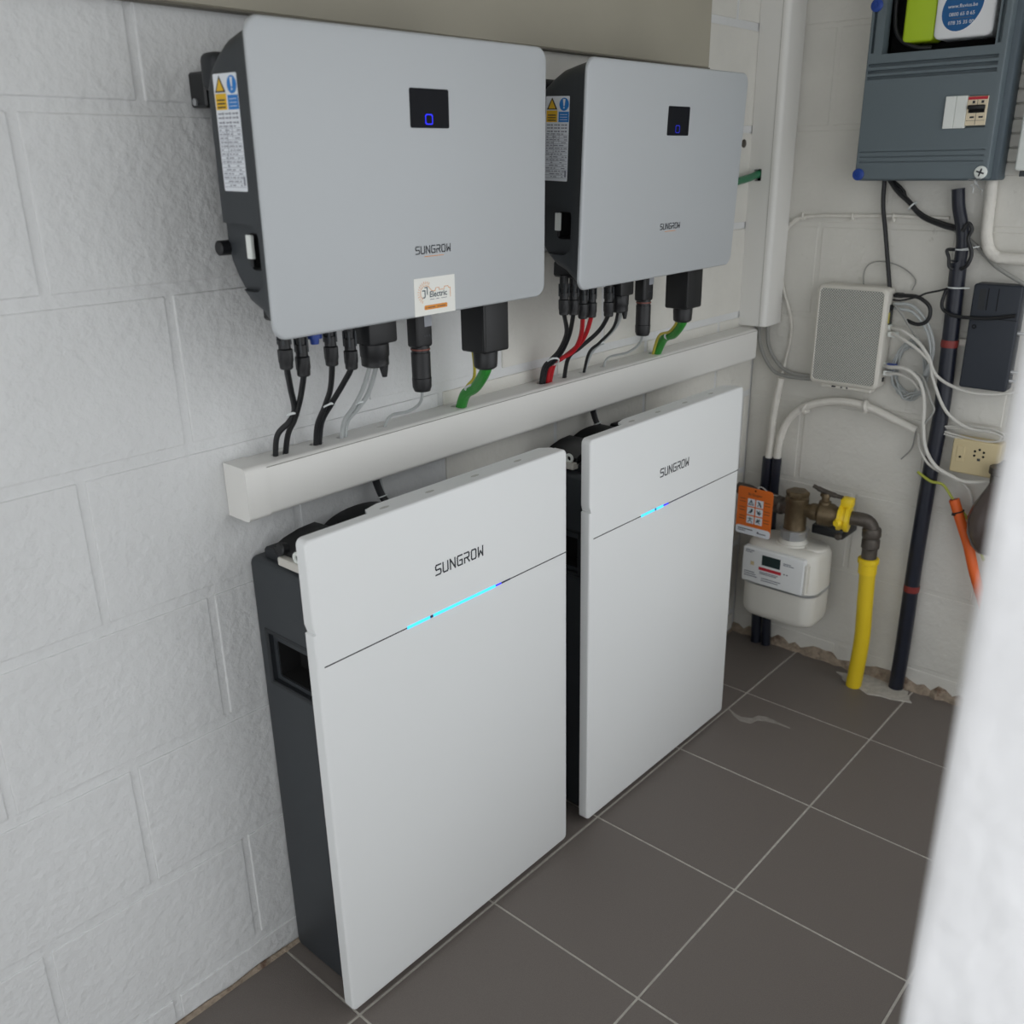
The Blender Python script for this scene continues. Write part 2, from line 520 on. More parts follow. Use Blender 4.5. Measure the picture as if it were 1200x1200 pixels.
# ------------------------------------------------------------------ cable trunking
def prof_prism(mb, prof, x0, x1):
    return mb.loft([[(x, p[0], p[1]) for p in prof] for x in (x0, x1)])
TZ0, TZ1, TYF = 1.0038, 1.0985, -0.0655
def trunk_prof(e=0.0):
    r = .010
    pts = [(-.0005, TZ0 - e)]
    for cx, cz, a0 in ((TYF - e + r, TZ0 - e + r, 270), (TYF - e + r, TZ1 + e - r, 180)):
        for i in range(6):
            a = math.radians(a0 - 90*i/5)
            pts.append((cx + r*math.cos(a), cz + r*math.sin(a)))
    pts.append((-.0005, TZ1 + e))
    return pts
t = thing('cable_trunking', (0.5, 0, TZ0), 'long white plastic cable trunking running between inverters and batteries', 'trunking')
tb = obj('channel', prof_prism(MB(), trunk_prof(), -.365, 1.452), 'pvc', t)
obj('cover_seam', MB().box((-.335, -.0659, 1.0925), (1.451, -.0640, 1.0935)), 'pvc_line', t)
obj('end_cap', prof_prism(MB(), trunk_prof(.0016), -.374, -.330), 'pvc', t)
HOLES = [(-.275,.016),(-.193,.015),(-.132,.013),(-.035,.010),(.180,.017),(.470,.022),(.543,.014),(.618,.012),(.702,.010),(.932,.016)]
for hx, hr in HOLES:
    mb = MB(); n = 20
    top = [(hx + hr*math.cos(2*math.pi*i/n), -.028 + hr*.62*math.sin(2*math.pi*i/n), TZ1 + .006) for i in range(n)]
    carve(tb, mb.loft([[(p[0], p[1], TZ1 - .03) for p in top], top]))
    mb = MB(); obj('cable_hole_shade', mb.loft([[(p[0], p[1], TZ1 - .029) for p in top], [(p[0], p[1], TZ1 - .0285) for p in top]]), 'void', t)  # dark disc paints the shade at the bottom of the hole
# vertical duct in the corner
d = thing('cable_duct', (1.5, -.04, 1.105), 'white vertical cable duct rising in the corner of the room', 'duct')
pr = [(1.4505, -.0005), (1.4505, -.074)]
for i in range(7):
    a = math.radians(180 + 90*i/6); pr.append((1.4505 + .016 + .016*math.cos(a), -.074 + .016*math.sin(a)))
pr += [(1.555, -.088), (1.564, -.080), (1.564, -.0005)]
mb = MB().loft([[(p[0], p[1], z) for p in pr] for z in (1.106, 2.435)])
db = obj('channel', mb, 'pvc', d)
obj('cover_seam', MB().box((1.4500, -.0695, 1.107), (1.4512, -.0685, 2.43)), 'pvc_line', d)
carve(db, MB().box((1.44, -.040, 1.527), (1.475, -.017, 1.560)))
obj('cable_hole_shade', MB().box((1.474, -.040, 1.527), (1.4745, -.017, 1.560)), 'void', d)  # dark sheet paints the shade inside the square hole

# ------------------------------------------------------------------ inverters
IW, IH = .62, .4326
def make_inverter(loc, label):
    X, Yo, Z = loc
    r = thing('solar_inverter', loc, label, 'inverter', 'wall inverters')
    def P(x, y, z): return (X + x, Yo + y, Z + z)
    mb = MB(); slab(mb, 'y', X, X + IW, Z, Z + IH, Yo - .2375, Yo - .2438, .024, .0045, 8)
    obj('front_panel', mb, 'silver', r)
    sect = [(-.2385,.002,.002,.002,.023),(-.230,.008,.008,.005,.024),(-.214,.012,.014,.008,.026),(-.192,.012,.030,.013,.028),(-.165,.012,.040,.020,.030),(-.142,.013,.057,.032,.032),(-.124,.014,.076,.044,.034),(-.111,.017,.095,.060,.034),(-.104,.026,.112,.078,.034)]
    mb = MB().loft([[P(q[0], y, q[1]) for q in rrect(i, IW - i, zb, IH - zt, rad, 5)] for y, i, zb, zt, rad in sect])
    body = obj('housing', mb, 'charcoal', r, angle=50)
    # stepped recess low on the left flank with the DC switch pocket
    mb = MB(); slab(mb, 'x', Yo - .208, Yo - .08, Z + .066, Z + .163, X - .02, X + .027, .022, 0, 6); carve(body, mb)
    mb = MB(); slab(mb, 'x', Yo - .2035, Yo - .160, Z + .096, Z + .150, X - .01, X + .067, .010, 0, 5); carve(body, mb)
    pk = MB().box(P(.0645, -.203, .097), P(.0665, -.161, .149))
    for a_, b_ in (((.029,-.203,.0965),(.0665,-.201,.1495)), ((.029,-.203,.0965),(.0665,-.161,.0985)), ((.029,-.203,.1475),(.0665,-.161,.1495)), ((.029,-.163,.0965),(.0665,-.161,.1495))):
        pk.box(P(*a_), P(*b_))
    obj('switch_pocket_shade', pk, 'void', r)  # black liner standing in for the shade inside the pocket
    obj('switch_knob', MB().bbox(P(.0235, -.169, .112), P(.030, -.156, .147), .001, 1), 'white_plastic', r)
    obj('switch_stop', MB().bbox(P(.024, -.169, .100), P(.0275, -.162, .1115), .001, 1), 'black_plastic', r)
    obj('rear_heatsink', MB().bbox(P(.080, -.118, .075), P(IW - .080, -.028, IH - .035), .014, 3), 'charcoal_dark', r)
    obj('rear_lug', MB().bbox(P(.028, -.115, .345), P(.09, -.072, .398), .012, 3), 'charcoal_dark', r)
    br = obj('wall_bracket', MB().bbox(P(.052, -.044, .326), P(.10, -.0005, .376), .003, 1).box(P(.1, -.03, .326), P(IW - .1, -.0005, .376)), 'black_plastic', r)
    obj('bolt', MB().lathe(P(.0515, -.018, .334), P(.047, -.018, .334), [(0,.0055),(.8,.0055),(1,.003)], 10), 'zinc', br)
    obj('side_knob', MB().lathe(P(.045, -.100, .125), P(.010, -.100, .125), [(0,.006),(.4,.006),(.42,.0115),(.95,.0115),(1,.009)], 14), 'black_plastic', r)
    # display
    mb = MB(); slab(mb, 'y', X + .286, X + .3715, Z + .2965, Z + .3545, Yo - .2430, Yo - .2442, .003, 0, 3)
    dsp = obj('display', mb, 'black_gloss', r)
    # side label
    lx = X + .0118
    mb = MB(); slab(mb, 'x', Yo - .194, Yo - .135, Z + .209, Z + .365, lx + .001, lx - .0003, .002, 0, 3)
    lb = obj('rating_label', mb, 'label_white', r, label='white rating label with warning signs')
    def L(u, v): return (lx - .0006, Yo - .135 - .059*u, Z + .209 + .156*v)     # u: 0 rear..1 front
    def quad(mb, u0, u1, v0, v1):
        a = L(u0, v0); b = L(u1, v1); return mb.box((lx - .0002, a[1], a[2]), (lx - .0006, b[1], b[2]))
    obj('warning_triangle', MB().loft([[L(.05,.845), L(.50,.845), L(.27,.985)], [(p[0] - .0002, p[1], p[2]) for p in (L(.05,.845), L(.50,.845), L(.27,.985))]]), 'ink', lb)
    obj('triangle_fill', MB().loft([[(p[0] - k, p[1], p[2]) for p in (L(.12,.857), L(.43,.857), L(.27,.96))] for k in (.0002, .0004)]), 'warn_yellow', lb)
    obj('notice_disc', MB().loft([[(lx - k, L(.78 + .2*math.cos(2*math.pi*i/24), 0)[1], L(0, .905 + .075*math.sin(2*math.pi*i/24))[2]) for i in range(24)] for k in (.0002, .0006)]), 'warn_blue', lb)
    obj('notice_mark', MB().loft([[(lx - k, L(u,0)[1], L(0,v)[2]) for u, v in ((.76,.885),(.80,.885),(.83,.965),(.73,.965))] for k in (.0006, .0009)]).box((lx - .0006, L(.755,0)[1], L(0,.858)[2]), (lx - .0009, L(.805,0)[1], L(0,.874)[2])), 'label_white', lb)
    obj('warning_block', quad(MB(), .04, .50, .70, .835), 'warn_yellow', lb)
    obj('notice_block', quad(MB(), .56, .99, .70, .82), 'warn_blue', lb)
    mb = MB(); rnd = random.Random(11)
    for v in (.715, .745, .775):
        mb.box((lx - .0006, L(.1,v)[1], L(0,v)[2]), (lx - .0008, L(.44,v)[1], L(0,v + .012)[2]))
    obj('warning_print', mb, 'ink', lb)
    mb = MB()
    for v in (.725, .755, .785):
        mb.box((lx - .0006, L(.62,v)[1], L(0,v)[2]), (lx - .0008, L(.93,v)[1], L(0,v + .005)[2]))
    obj('notice_print', mb, 'label_white', lb)
    mb = MB()
    for v in (.66, .625, .585):
        for u in (.08, .38, .68):
            quad(mb, u, u + .14, v, v + .012); quad(mb, u + .17, u + .24, v - .003, v + .016)
    v = .545
    while v > .03:
        quad(mb, .03, .97, v, v + .0035)
        u = .06
        while u < .9:
            l = rnd.uniform(.06, .22)
            if rnd.random() < .75: quad(mb, u, min(.95, u + l), v + .012, v + .022)
            u += l + .05
        v -= .034
    for u, va, vb in ((.36,.33,.56),(.6,.46,.56),(.30,.20,.33)):
        quad(mb, u, u + .012, va, vb)
    quad(mb, .88, .95, .05, .13)
    obj('label_print', mb, 'label_fade', lb)
    sungrow(P(.2865, -.2440, .1035), .081, .0115, (0, -.0003, 0), r)
    obj('logo_underline', MB().box(P(.306, -.2436, .0978), P(.350, -.2441, .0988)), 'orange_print', r)
    # sockets underneath
    obj('socket_row', MB().bbox(P(.06, -.19, .012), P(.32, -.125, .045), .004, 1), 'black_plastic', r)
    return r, dsp
def symbol(dsp, loc, m):
    X, Yo, Z = loc
    s = strokes(MB(), [[(.002,0),(.013,0),(.015,.002),(.015,.012),(.013,.014),(.002,.014),(0,.012),(0,.002),(.002,0)]], .0015, (X + .319, Yo - .2442, Z + .3025), (1,0,0), (0,0,1), (0,-.0003,0))
    obj('status_symbol', s, m, dsp)
I1 = (-.4024, 0.0, 1.3399); I2 = (.3369, .0032, 1.3399)
inv1, dsp1 = make_inverter(I1, 'silver wall inverter wearing a square white company sticker')
inv2 = copy_tree(inv1)
inv2.location = I2
inv2['label'] = 'silver wall inverter nearer the corner, without a sticker'
symbol(dsp1, I1, 'led_blue')
dsp2 = [c for c in inv2.children if c.name.startswith('display')][0]
symbol(dsp2, I2, 'led_dim')
# company sticker on the first inverter
sx, sz, sy = -.1235, 1.3415, -.2439
st = obj('company_sticker', MB().box((sx, sy, sz), (sx + .0955, sy - .0004, sz + .0625)), 'sticker_white', inv1, label='white square sticker with orange sun and lettering')
Y_ = sy - .0004
def S(u, v): return (sx + .0955*u, Y_, sz + .0625*v)
def stk(lines, wd, m, name, k=.0003):
    obj(name, strokes(MB(), [[(.0955*a, .0625*b) for a, b in ln] for ln in lines], wd, (sx, Y_, sz), (1,0,0), (0,0,1), (0, -k, 0)), m, st)
arc = [(.27 + .125*math.cos(math.radians(a)), .60 + .19*math.sin(math.radians(a))) for a in range(235, 20, -12)]
stk([arc + [(.42,.64),(.50,.62),(.52,.70),(.60,.70),(.60,.64),(.72,.64),(.74,.71),(.82,.71),(.84,.66),(.88,.66),(.88,.42)]], .0008, 'orange_print', 'house_outline')
rays = []
for a in range(60, 250, 14):
    c, s_ = math.cos(math.radians(a)), math.sin(math.radians(a))
    rays.append([(.27 + .15*c, .60 + .23*s_), (.27 + .19*c, .60 + .30*s_)])
stk(rays, .0007, 'orange_print', 'sun_rays')
stk([[(.20,.66),(.255,.66),(.255,.50),(.235,.475),(.205,.475)], [(.255,.74),(.31,.74),(.31,.56)]], .0017, 'teal_ink', 'monogram')
obj('company_name', text_mesh('Electric', .0138, S(.36, .47), (1,0,0), (0,0,1), lift=(0,-.0003,0), bold=.00022), 'teal_ink', st)
stk([[(.38,.41),(.47,.41)],[(.52,.41),(.60,.41)],[(.65,.41),(.78,.41)]], .0009, 'label_ink', 'small_print')
mb = MB(); slab(mb, 'y', sx + .022, sx + .076, sz + .009, sz + .0165, Y_, Y_ - .0003, .002, 0, 3)
obj('orange_bar', mb, 'orange_print', st)
stk([[(.26,.20),(.28,.20)],[(.32,.20),(.48,.20)],[(.55,.20),(.57,.20)],[(.60,.20),(.74,.20)]], .0012, 'teal_ink', 'bar_print', .0006)

# ------------------------------------------------------------------ plugs and cables under the inverters
K = {
'i1a':[(-0.325,-0.15,1.28),(-0.301,-0.12,1.236),(-0.276,-0.089,1.19),(-0.277,-0.071,1.165),(-0.290,-0.049,1.138),(-0.286,-0.028,1.08)],
'i1b':[(-0.293,-0.15,1.263),(-0.277,-0.11,1.211),(-0.27,-0.077,1.168),(-0.268,-0.05,1.136),(-0.266,-0.028,1.08)],
'i1c':[(-0.234,-0.15,1.271),(-0.213,-0.112,1.219),(-0.206,-0.08,1.178),(-0.203,-0.049,1.137),(-0.196,-0.028,1.08)],
'i1d':[(-0.193,-0.15,1.258),(-0.192,-0.121,1.224),(-0.195,-0.086,1.183),(-0.196,-0.054,1.143),(-0.19,-0.028,1.08)],
'i1e':[(-0.151,-0.15,1.259),(-0.137,-0.108,1.205),(-0.136,-0.076,1.166),(-0.139,-0.046,1.131),(-0.137,-0.028,1.08)],
'i1f':[(-0.138,-0.15,1.252),(-0.122,-0.104,1.194),(-0.125,-0.075,1.161),(-0.131,-0.045,1.129),(-0.127,-0.028,1.08)],
'i1g':[(-0.031,-0.15,1.187),(-0.014,-0.122,1.155),(-0.018,-0.091,1.135),(-0.03,-0.051,1.121),(-0.035,-0.028,1.08)],
'i1h':[(0.127,-0.165,1.203),(0.156,-0.109,1.156),(0.167,-0.066,1.131),(0.185,-0.028,1.08)],
'i1i':[(0.104,-0.14,1.305),(0.151,-0.106,1.24),(0.193,-0.069,1.167),(0.185,-0.051,1.139),(0.173,-0.028,1.08)],
'i2a':[(0.392,-0.15,1.28),(0.443,-0.117,1.228),(0.457,-0.086,1.184),(0.452,-0.063,1.158),(0.449,-0.045,1.137),(0.456,-0.028,1.08)],
'i2b':[(0.425,-0.15,1.276),(0.455,-0.117,1.226),(0.469,-0.086,1.182),(0.466,-0.061,1.152),(0.46,-0.043,1.133),(0.466,-0.028,1.08)],
'i2c':[(0.459,-0.15,1.264),(0.493,-0.119,1.215),(0.501,-0.092,1.176),(0.483,-0.066,1.156),(0.472,-0.046,1.137),(0.478,-0.028,1.08)],
'i2d':[(0.49,-0.15,1.263),(0.509,-0.122,1.219),(0.511,-0.099,1.189),(0.494,-0.067,1.158),(0.483,-0.048,1.14),(0.488,-0.028,1.08)],
'i2e':[(0.555,-0.15,1.257),(0.561,-0.119,1.216),(0.543,-0.079,1.176),(0.532,-0.052,1.149),(0.543,-0.028,1.08)],
'i2f':[(0.591,-0.15,1.256),(0.615,-0.12,1.215),(0.612,-0.083,1.177),(0.607,-0.056,1.15),(0.62,-0.028,1.08)],
'i2g':[(0.605,-0.15,1.254),(0.625,-0.122,1.218),(0.624,-0.084,1.179),(0.621,-0.053,1.147),(0.616,-0.028,1.08)],
'i2h':[(0.696,-0.15,1.191),(0.717,-0.125,1.162),(0.717,-0.092,1.139),(0.704,-0.042,1.121),(0.702,-0.028,1.08)],
'i2i':[(0.850,-0.165,1.203),(0.885,-0.121,1.166),(0.906,-0.077,1.145),(0.938,-0.028,1.08)],
'i2j':[(0.846,-0.15,1.201),(0.872,-0.114,1.172),(0.887,-0.073,1.154),(0.925,-0.028,1.08)],
}
def connector(parent, p, top, k=1.0):
    """ribbed round solar plug hanging from the inverter"""
    x, y, z = p
    h = top - z
    obj('plug_barrel', MB().lathe((x, y, top), (x, y, z + .03), [(0,.0095*k),(.55,.0095*k),(.56,.0078*k),(.72,.0078*k),(.73,.010*k),(1,.010*k)], 14), 'black_plastic', parent)
    mb = MB()
    for i in range(4):
        a = math.pi/4 + i*math.pi/2
        mb.box((x + .0098*k*math.cos(a) - .0015, y + .0098*k*math.sin(a) - .0015, z + .036), (x + .0098*k*math.cos(a) + .0015, y + .0098*k*math.sin(a) + .0015, z + .062))
    obj('plug_clip', mb, 'charcoal', parent)
    n = 10
    obj('plug_nut', MB().lathe((x, y, z + .030), (x, y, z - .004), [(0,.0095*k),(.06,.0122*k),(.62,.0122*k),(.7,.0112*k),(.95,.0108*k),(1,.009*k)], n), 'black_plastic', parent)
def cable_thing(key, mt, r, label, plug=True, top=1.36, extra=None, group=None, name='solar_cable'):
    p = K[key]
    t_ = thing(name, p[-1], label, 'cable', group)
    q = [(p[0][0], p[0][1], p[0][2] + .02)] + p
    obj('cable', MB().tube(q, r), mt, t_)
    if plug:
        connector(t_, p[0], top)
    return t_
def tie(c, ax, R, name='cable_tie', label=None, m='tie_white', sq=(1,1), tail=(.006,-.012,.004)):
    c = Vector(c)
    mb = MB().torus(c, ax, R*1.1, .0024, 18, 6, sq)
    e = c + Vector(ax).orthogonal().normalized()*R
    mb.bbox(e - Vector((.0028,.0028,.002)), e + Vector((.0028,.0028,.002)), .0008, 1)
    mb.tube([e, e + Vector(tail)], .0013, 6, smooth=False)
    return obj(name, mb, m, None, label, 'cable tie', org=c)
g1 = 'black solar leads under the stickered inverter'
cable_thing('i1a', 'black_cable', .0052, 'leftmost black lead hanging from the stickered inverter', group=g1)
cable_thing('i1b', 'black_cable', .0052, 'black lead tied to the leftmost one, under the stickered inverter', group=g1)
cable_thing('i1c', 'black_cable', .0052, 'third black lead from the left under the stickered inverter', group=g1)
cable_thing('i1d', 'black_cable', .0052, 'fourth black lead, beside the wide gland of the stickered inverter', group=g1)
tie((-.274,-.08,1.178), (.1,.5,.9), .0105, label='white cable tie binding the two leftmost black leads', sq=(1.15,.8))
tie((-.199,-.084,1.181), (0,.5,.85), .011, label='white cable tie binding the third and fourth black leads', sq=(1,.8))
obj('blanking_plug', MB().lathe((-.262,-.145,1.345), (-.262,-.145,1.307), [(0,.009),(.55,.009),(.56,.013),(.75,.013),(.76,.008),(1,.007)], 14), 'screw_blue', None, 'blue blanking plug between black leads under the stickered inverter', 'plug', org=(-.262,-.145,1.307))
# data gland, first inverter
def gland(p, s, label):
    x, y, z = p
    t_ = thing('data_plug', (x, y, z), label, 'plug')
    obj('plug_block', MB().bbox((x - .030*s, y - .026*s, 1.292 + (1-s)*.02), (x + .034*s, y + .026*s, 1.36), .005, 2), 'black_plastic', t_)
    zt = 1.294 + (1-s)*.02
    obj('plug_nut', MB().lathe((x, y, zt), (x, y, z), [(0,.024*s),(.06,.026*s),(.55,.026*s),(.60,.0245*s),(.93,.0245*s),(1,.020*s)], 22), 'black_plastic', t_)
    obj('drain_spigot', MB().lathe((x + .012*s, y - .008, z + .002), (x + .013*s, y - .008, z - .020*s), [(0,.0085*s),(.4,.0075*s),(1,.0045*s)], 10), 'black_plastic', t_)
    return t_
gland((-.140, -.15, 1.251), 1.0, 'wide round black plug with two grey cables, stickered inverter')
for key, lab in (('i1e', 'grey data cable on the left of the pair under the stickered inverter'), ('i1f', 'grey data cable on the right of the pair under the stickered inverter')):
    cable_thing(key, 'grey_cable', .0042, lab, plug=False, name='data_cable', group='grey data cables under the stickered inverter')
tie((-.127,-.08,1.170), (0,.5,.85), .0095, label='clear cable tie around the two grey data cables', tail=(.014,-.004,.002))
def dongle(p, s, label):
    x, y, z = p
    t_ = thing('communication_dongle', (x, y, z), label, 'dongle', 'communication dongles')
    obj('dongle_body', MB().bbox((x - .020*s, y - .015*s, z + .080*s), (x + .020*s, y + .015*s, 1.36), .006, 3), 'black_plastic', t_)
    obj('sealing_ring', MB().lathe((x, y, z + .078*s), (x, y, z + .0752*s), [(0,.0182*s),(1,.0182*s)], 20), 'ring_rust', t_)
    obj('lower_barrel', MB().lathe((x, y, z + .084*s), (x, y, z + .024*s), [(0,.0165*s),(.14,.0175*s),(.15,.0168*s),(.22,.0168*s),(.23,.0180*s),(1,.0178*s)], 20), 'black_plastic', t_)
    obj('lock_nut', MB().lathe((x, y, z + .025*s), (x, y, z - .002), [(0,.0165*s),(.08,.0185*s),(.7,.0180*s),(1,.0150*s)], 18), 'black_plastic', t_)
    mb = MB().box((x - .001*s, y - .0156*s, z + .118*s), (x + .017*s, y - .0150*s, z + .155*s))
    lb = obj('code_label', mb, 'code_grey', t_)
    for i in range(3):
        obj('indicator', MB().box((x + (-.003 + .006*i)*s, y - .0156*s, z + .100*s), (x + (-.0005 + .006*i)*s, y - .0149*s, z + .1035*s)), 'charcoal', t_)
    return t_
dongle((-.031, -.15, 1.189), 1.0, 'black communication dongle hanging beside the square sticker')
cable_thing('i1g', 'grey_cable', .0030, 'thin grey cable leaving the dongle by the sticker', plug=False, name='data_cable')
def acbox(p, s, label):
    x, y, z = p
    t_ = thing('mains_plug', (x, y, z), label, 'plug', 'mains plug housings')
    obj('plug_housing', MB().bbox((x - .036*s, y - .032*s, z + .036*s), (x + .036*s, y + .032*s, 1.36), .005, 3), 'black_plastic', t_)
    obj('edge_rib', MB().bbox((x - .0375*s, y - .0335*s, z + .040*s), (x - .031*s, y - .027*s, 1.355), .002, 2), 'black_plastic', t_)
    obj('plug_gland', MB().lathe((x, y, z + .040*s), (x, y, z), [(0,.022*s),(.12,.0245*s),(.75,.0235*s),(.9,.0225*s),(1,.017*s)], 20), 'black_plastic', t_)
    return t_
acbox((.127, -.165, 1.205), 1.0, 'square black mains plug with green cable, stickered inverter')
cable_thing('i1h', 'green_cable', .0115, 'thick green mains cable under the stickered inverter', plug=False, name='mains_cable', group='green mains cables')
cable_thing('i1i', 'yellow_wire', .0033, 'thin yellow-green earth wire beside the stickered inverter\'s green cable', plug=False, name='earth_wire')
tie((.160,-.095,1.152), (.2,.5,.8), .0145, label='white cable tie around the nearer green mains cable', tail=(.014,-.004,0))
# second inverter
g2 = 'solar leads under the inverter nearer the corner'
cable_thing('i2a', 'black_cable', .0050, 'leftmost black lead under the inverter nearer the corner', group=g2)
cable_thing('i2b', 'black_cable', .0050, 'second black lead from left, inverter nearer the corner', group=g2)
cable_thing('i2c', 'red_cable', .0052, 'left red lead under the inverter nearer the corner', group=g2)
cable_thing('i2d', 'red_cable', .0052, 'right red lead under the inverter nearer the corner', group=g2)
cable_thing('i2e', 'black_cable', .0050, 'black lead crossing just right of the red ones', group=g2)
tie((.462,-.062,1.153), (.3,.5,.8), .016, label='white cable tie binding the red and black leads', sq=(1.1,.8))
gland((.598, -.15, 1.258), .8, 'round black plug with thin cables, inverter nearer the corner')
cable_thing('i2f', 'black_cable', .0036, 'thin black cable from the corner inverter\'s round plug', plug=False, name='data_cable')
cable_thing('i2g', 'grey_cable', .0038, 'pale grey cable from the corner inverter\'s round plug', plug=False, name='data_cable')
tie((.621,-.078,1.172), (.1,.5,.8), .0095, label='white cable tie around the corner inverter\'s thin cables')
dongle((.696, -.15, 1.193), 1.0, 'black communication dongle under the inverter nearer the corner')
cable_thing('i2h', 'grey_cable', .0030, 'thin grey cable leaving the corner inverter\'s dongle', plug=False, name='data_cable')
acbox((.850, -.165, 1.205), 1.0, 'square black mains plug with green cable, inverter nearer the corner')
cable_thing('i2i', 'green_cable', .0115, 'thick green mains cable under the inverter nearer the corner', plug=False, name='mains_cable', group='green mains cables')
cable_thing('i2j', 'yellow_wire', .0035, 'thin yellow-green earth wire beside the corner inverter\'s green cable', plug=False, name='earth_wire')
tie((.890,-.108,1.160), (.5,.5,.6), .0145, label='white cable tie around the farther green mains cable')
obj('mains_cable', MB().tube([(1.20,-.045,1.525),(1.30,-.035,1.527),(1.40,-.030,1.537),(1.445,-.028,1.545),(1.472,-.028,1.548)], .0105), 'dkgreen_cable', None, 'green cable entering the square hole of the corner duct', 'cable', org=(1.2,-.04,1.52))
obj('wall_plug', MB().lathe((1.405,0.001,1.63),(1.405,-.006,1.63),[(0,.012),(.7,.011),(1,.007)],12), 'iron', None, 'small rusty stub in the wall beside the vertical duct', 'stub', org=(1.405,0,1.63))

# ------------------------------------------------------------------ batteries
BW, BH = .6742, 1.017
def make_battery(loc, label):
    X, Yo, Z = loc
    r = thing('battery_cabinet', loc, label, 'battery', 'battery cabinets')
    def P(x, y, z): return (X + x, Yo + y, Z + z)
    mb = MB(); slab(mb, 'y', X, X + BW, Z + .015, Z + BH, Yo - .224, Yo - .249, .012, .005, 6)
    pn = obj('front_panel', mb, 'panel_white', r)
    # nick in the left edge of the panel
    carve(pn, MB().loft([[P(-.02, y, .935), P(.0045, y, .8475), P(-.02, y, .843)] for y in (-.26, -.20)]))
    # folded top lip, starting a little in from the left
    lip = [(.142, -.240), (.162, -.205), (.195, -.196), (BW - .03, -.196), (BW - .012, -.215), (BW - .012, -.240)]
    obj('top_lip', MB().loft([[P(x, y, z) for x, y in lip] for z in (BH - .006, BH - .0005)]), 'panel_white', r)
    for x in (.19, .30, .42, .545):
        obj('lip_dimple', MB().loft([[P(x + .011*math.cos(2*math.pi*i/14), -.224 + .004*math.sin(2*math.pi*i/14), z) for i in range(14)] for z in (BH - .0006, BH + .0004)]), 'lip_grey', r)
    obj('panel_seam', MB().box(P(.014, -.2480, .7815), P(BW - .0005, -.2492, .7839)), 'panel_seam', r)
    body = obj('cabinet_body', MB().bbox(P(.042, -.226, .0), P(BW - .042, -.002, .915), .014, 3), 'charcoal', r)
    # carrying handle
    carve(body, MB().bbox(P(.0, -.186, .664), P(.052, -.034, .772), .004, 1))
    carve(body, MB().bbox(P(.0, -.176, .676), P(.10, -.050, .752), .004, 1))
    obj('handle_recess_shade', MB().box(P(.0975, -.175, .677), P(.0995, -.051, .751)).box(P(.054,-.1755,.676),P(.0995,-.1735,.752)).box(P(.054,-.0525,.676),P(.0995,-.0505,.752)).box(P(.054,-.175,.6765),P(.0995,-.051,.6785)).box(P(.054,-.175,.7495),P(.0995,-.051,.7515)), 'void', r)  # black liner, the shade of the hand hole put into colour
    mb = MB()
    for a, b in ((P(.0405,-.190,.768), P(.054,-.030,.778)), (P(.0405,-.190,.658), P(.054,-.030,.668)), (P(.0405,-.040,.658), P(.054,-.030,.778)), (P(.0405,-.190,.658), P(.054,-.181,.778))):
        mb.bbox(a, b, .002, 1)
    obj('handle_frame', mb, 'charcoal_dark', r)
    # connections on top, behind the panel
    mb = MB().bbox(P(.0415, -.168, .922), P(.075, -.100, .938), .002, 1)
    obj('terminal_bracket', mb, 'pale_band', r)
    obj('bracket_eyelet', MB().torus(P(.050, -.150, .946), (1,0,0), .0085, .0035, 16, 8), 'white_plastic', r)
    obj('terminal_shelf', MB().bbox(P(.06, -.20, .912), P(.56, -.03, .934), .004, 1), 'charcoal_dark', r)
    pts = [(.054,.948),(.075,.958),(.11,.966),(.145,.968),(.160,.960),(.168,.945),(.168,.932),(.056,.932)]
    obj('terminal_cover', MB().loft([[P(x, y, z) for x, z in pts] for y in (-.168, -.075)]), 'black_plastic', r, angle=50)
    obj('cover_knob', MB().lathe(P(.066, -.105, .948), P(.044, -.105, .953), [(0,.005),(.3,.006),(.35,.011),(.9,.012),(1,.009)], 14), 'black_plastic', r)
    arc = []
    for i in range(15):
        a = math.pi*(i/14); arc.append((.265 - .085*math.cos(a), .930 + .030*math.sin(a)))
    obj('cable_arch', MB().loft([[P(x, y, z) for x, z in arc + [(.35,.93),(.18,.93)]] for y in (-.13, -.045)]), 'black_plastic', r, angle=50)
    obj('arch_foot', MB().bbox(P(.34, -.12, .93), P(.39, -.05, .953), .006, 2), 'black_plastic', r)
    sungrow(P(.2815, -.2492, .8615), .130, .0195, (0, -.0003, 0), r)
    for sx_ in (.08, BW - .12):
        obj('foot', MB().bbox(P(sx_, -.20, -.0001), P(sx_ + .05, -.03, .012), .002, 1), 'black_plastic', r)
    return r
B1 = (-.3862, 0.0, 0.0); B2 = (.3613, -.0040, 0.0)
bat1 = make_battery(B1, 'white-fronted battery cabinet under the stickered inverter, long lit blue bar')
bat2 = copy_tree(bat1)
bat2.location = B2
bat2['label'] = 'white-fronted battery cabinet nearer the corner, short lit blue bar'
def leds(r, loc, segs):
    X, Yo, Z = loc
    for a, b, m, h in segs:
        obj('light_bar', MB().bbox((X + a, Yo - .2485, Z + .7827 - h), (X + b, Yo - .2498, Z + .7827 + h), .0005, 1), m, r)
leds(bat1, B1, [(.203,.261,'led_cyan',.0030),(.269,.443,'led_cyan',.0030),(.261,.269,'led_off',.0026),(.443,.460,'led_blue',.0018),(.460,.487,'led_off',.0018)])
leds(bat2, B2, [(.203,.262,'led_cyan',.0032),(.262,.268,'led_off',.0026),(.268,.300,'led_cyan',.0032),(.300,.322,'led_blue',.0022),(.322,.487,'led_off',.0014)])
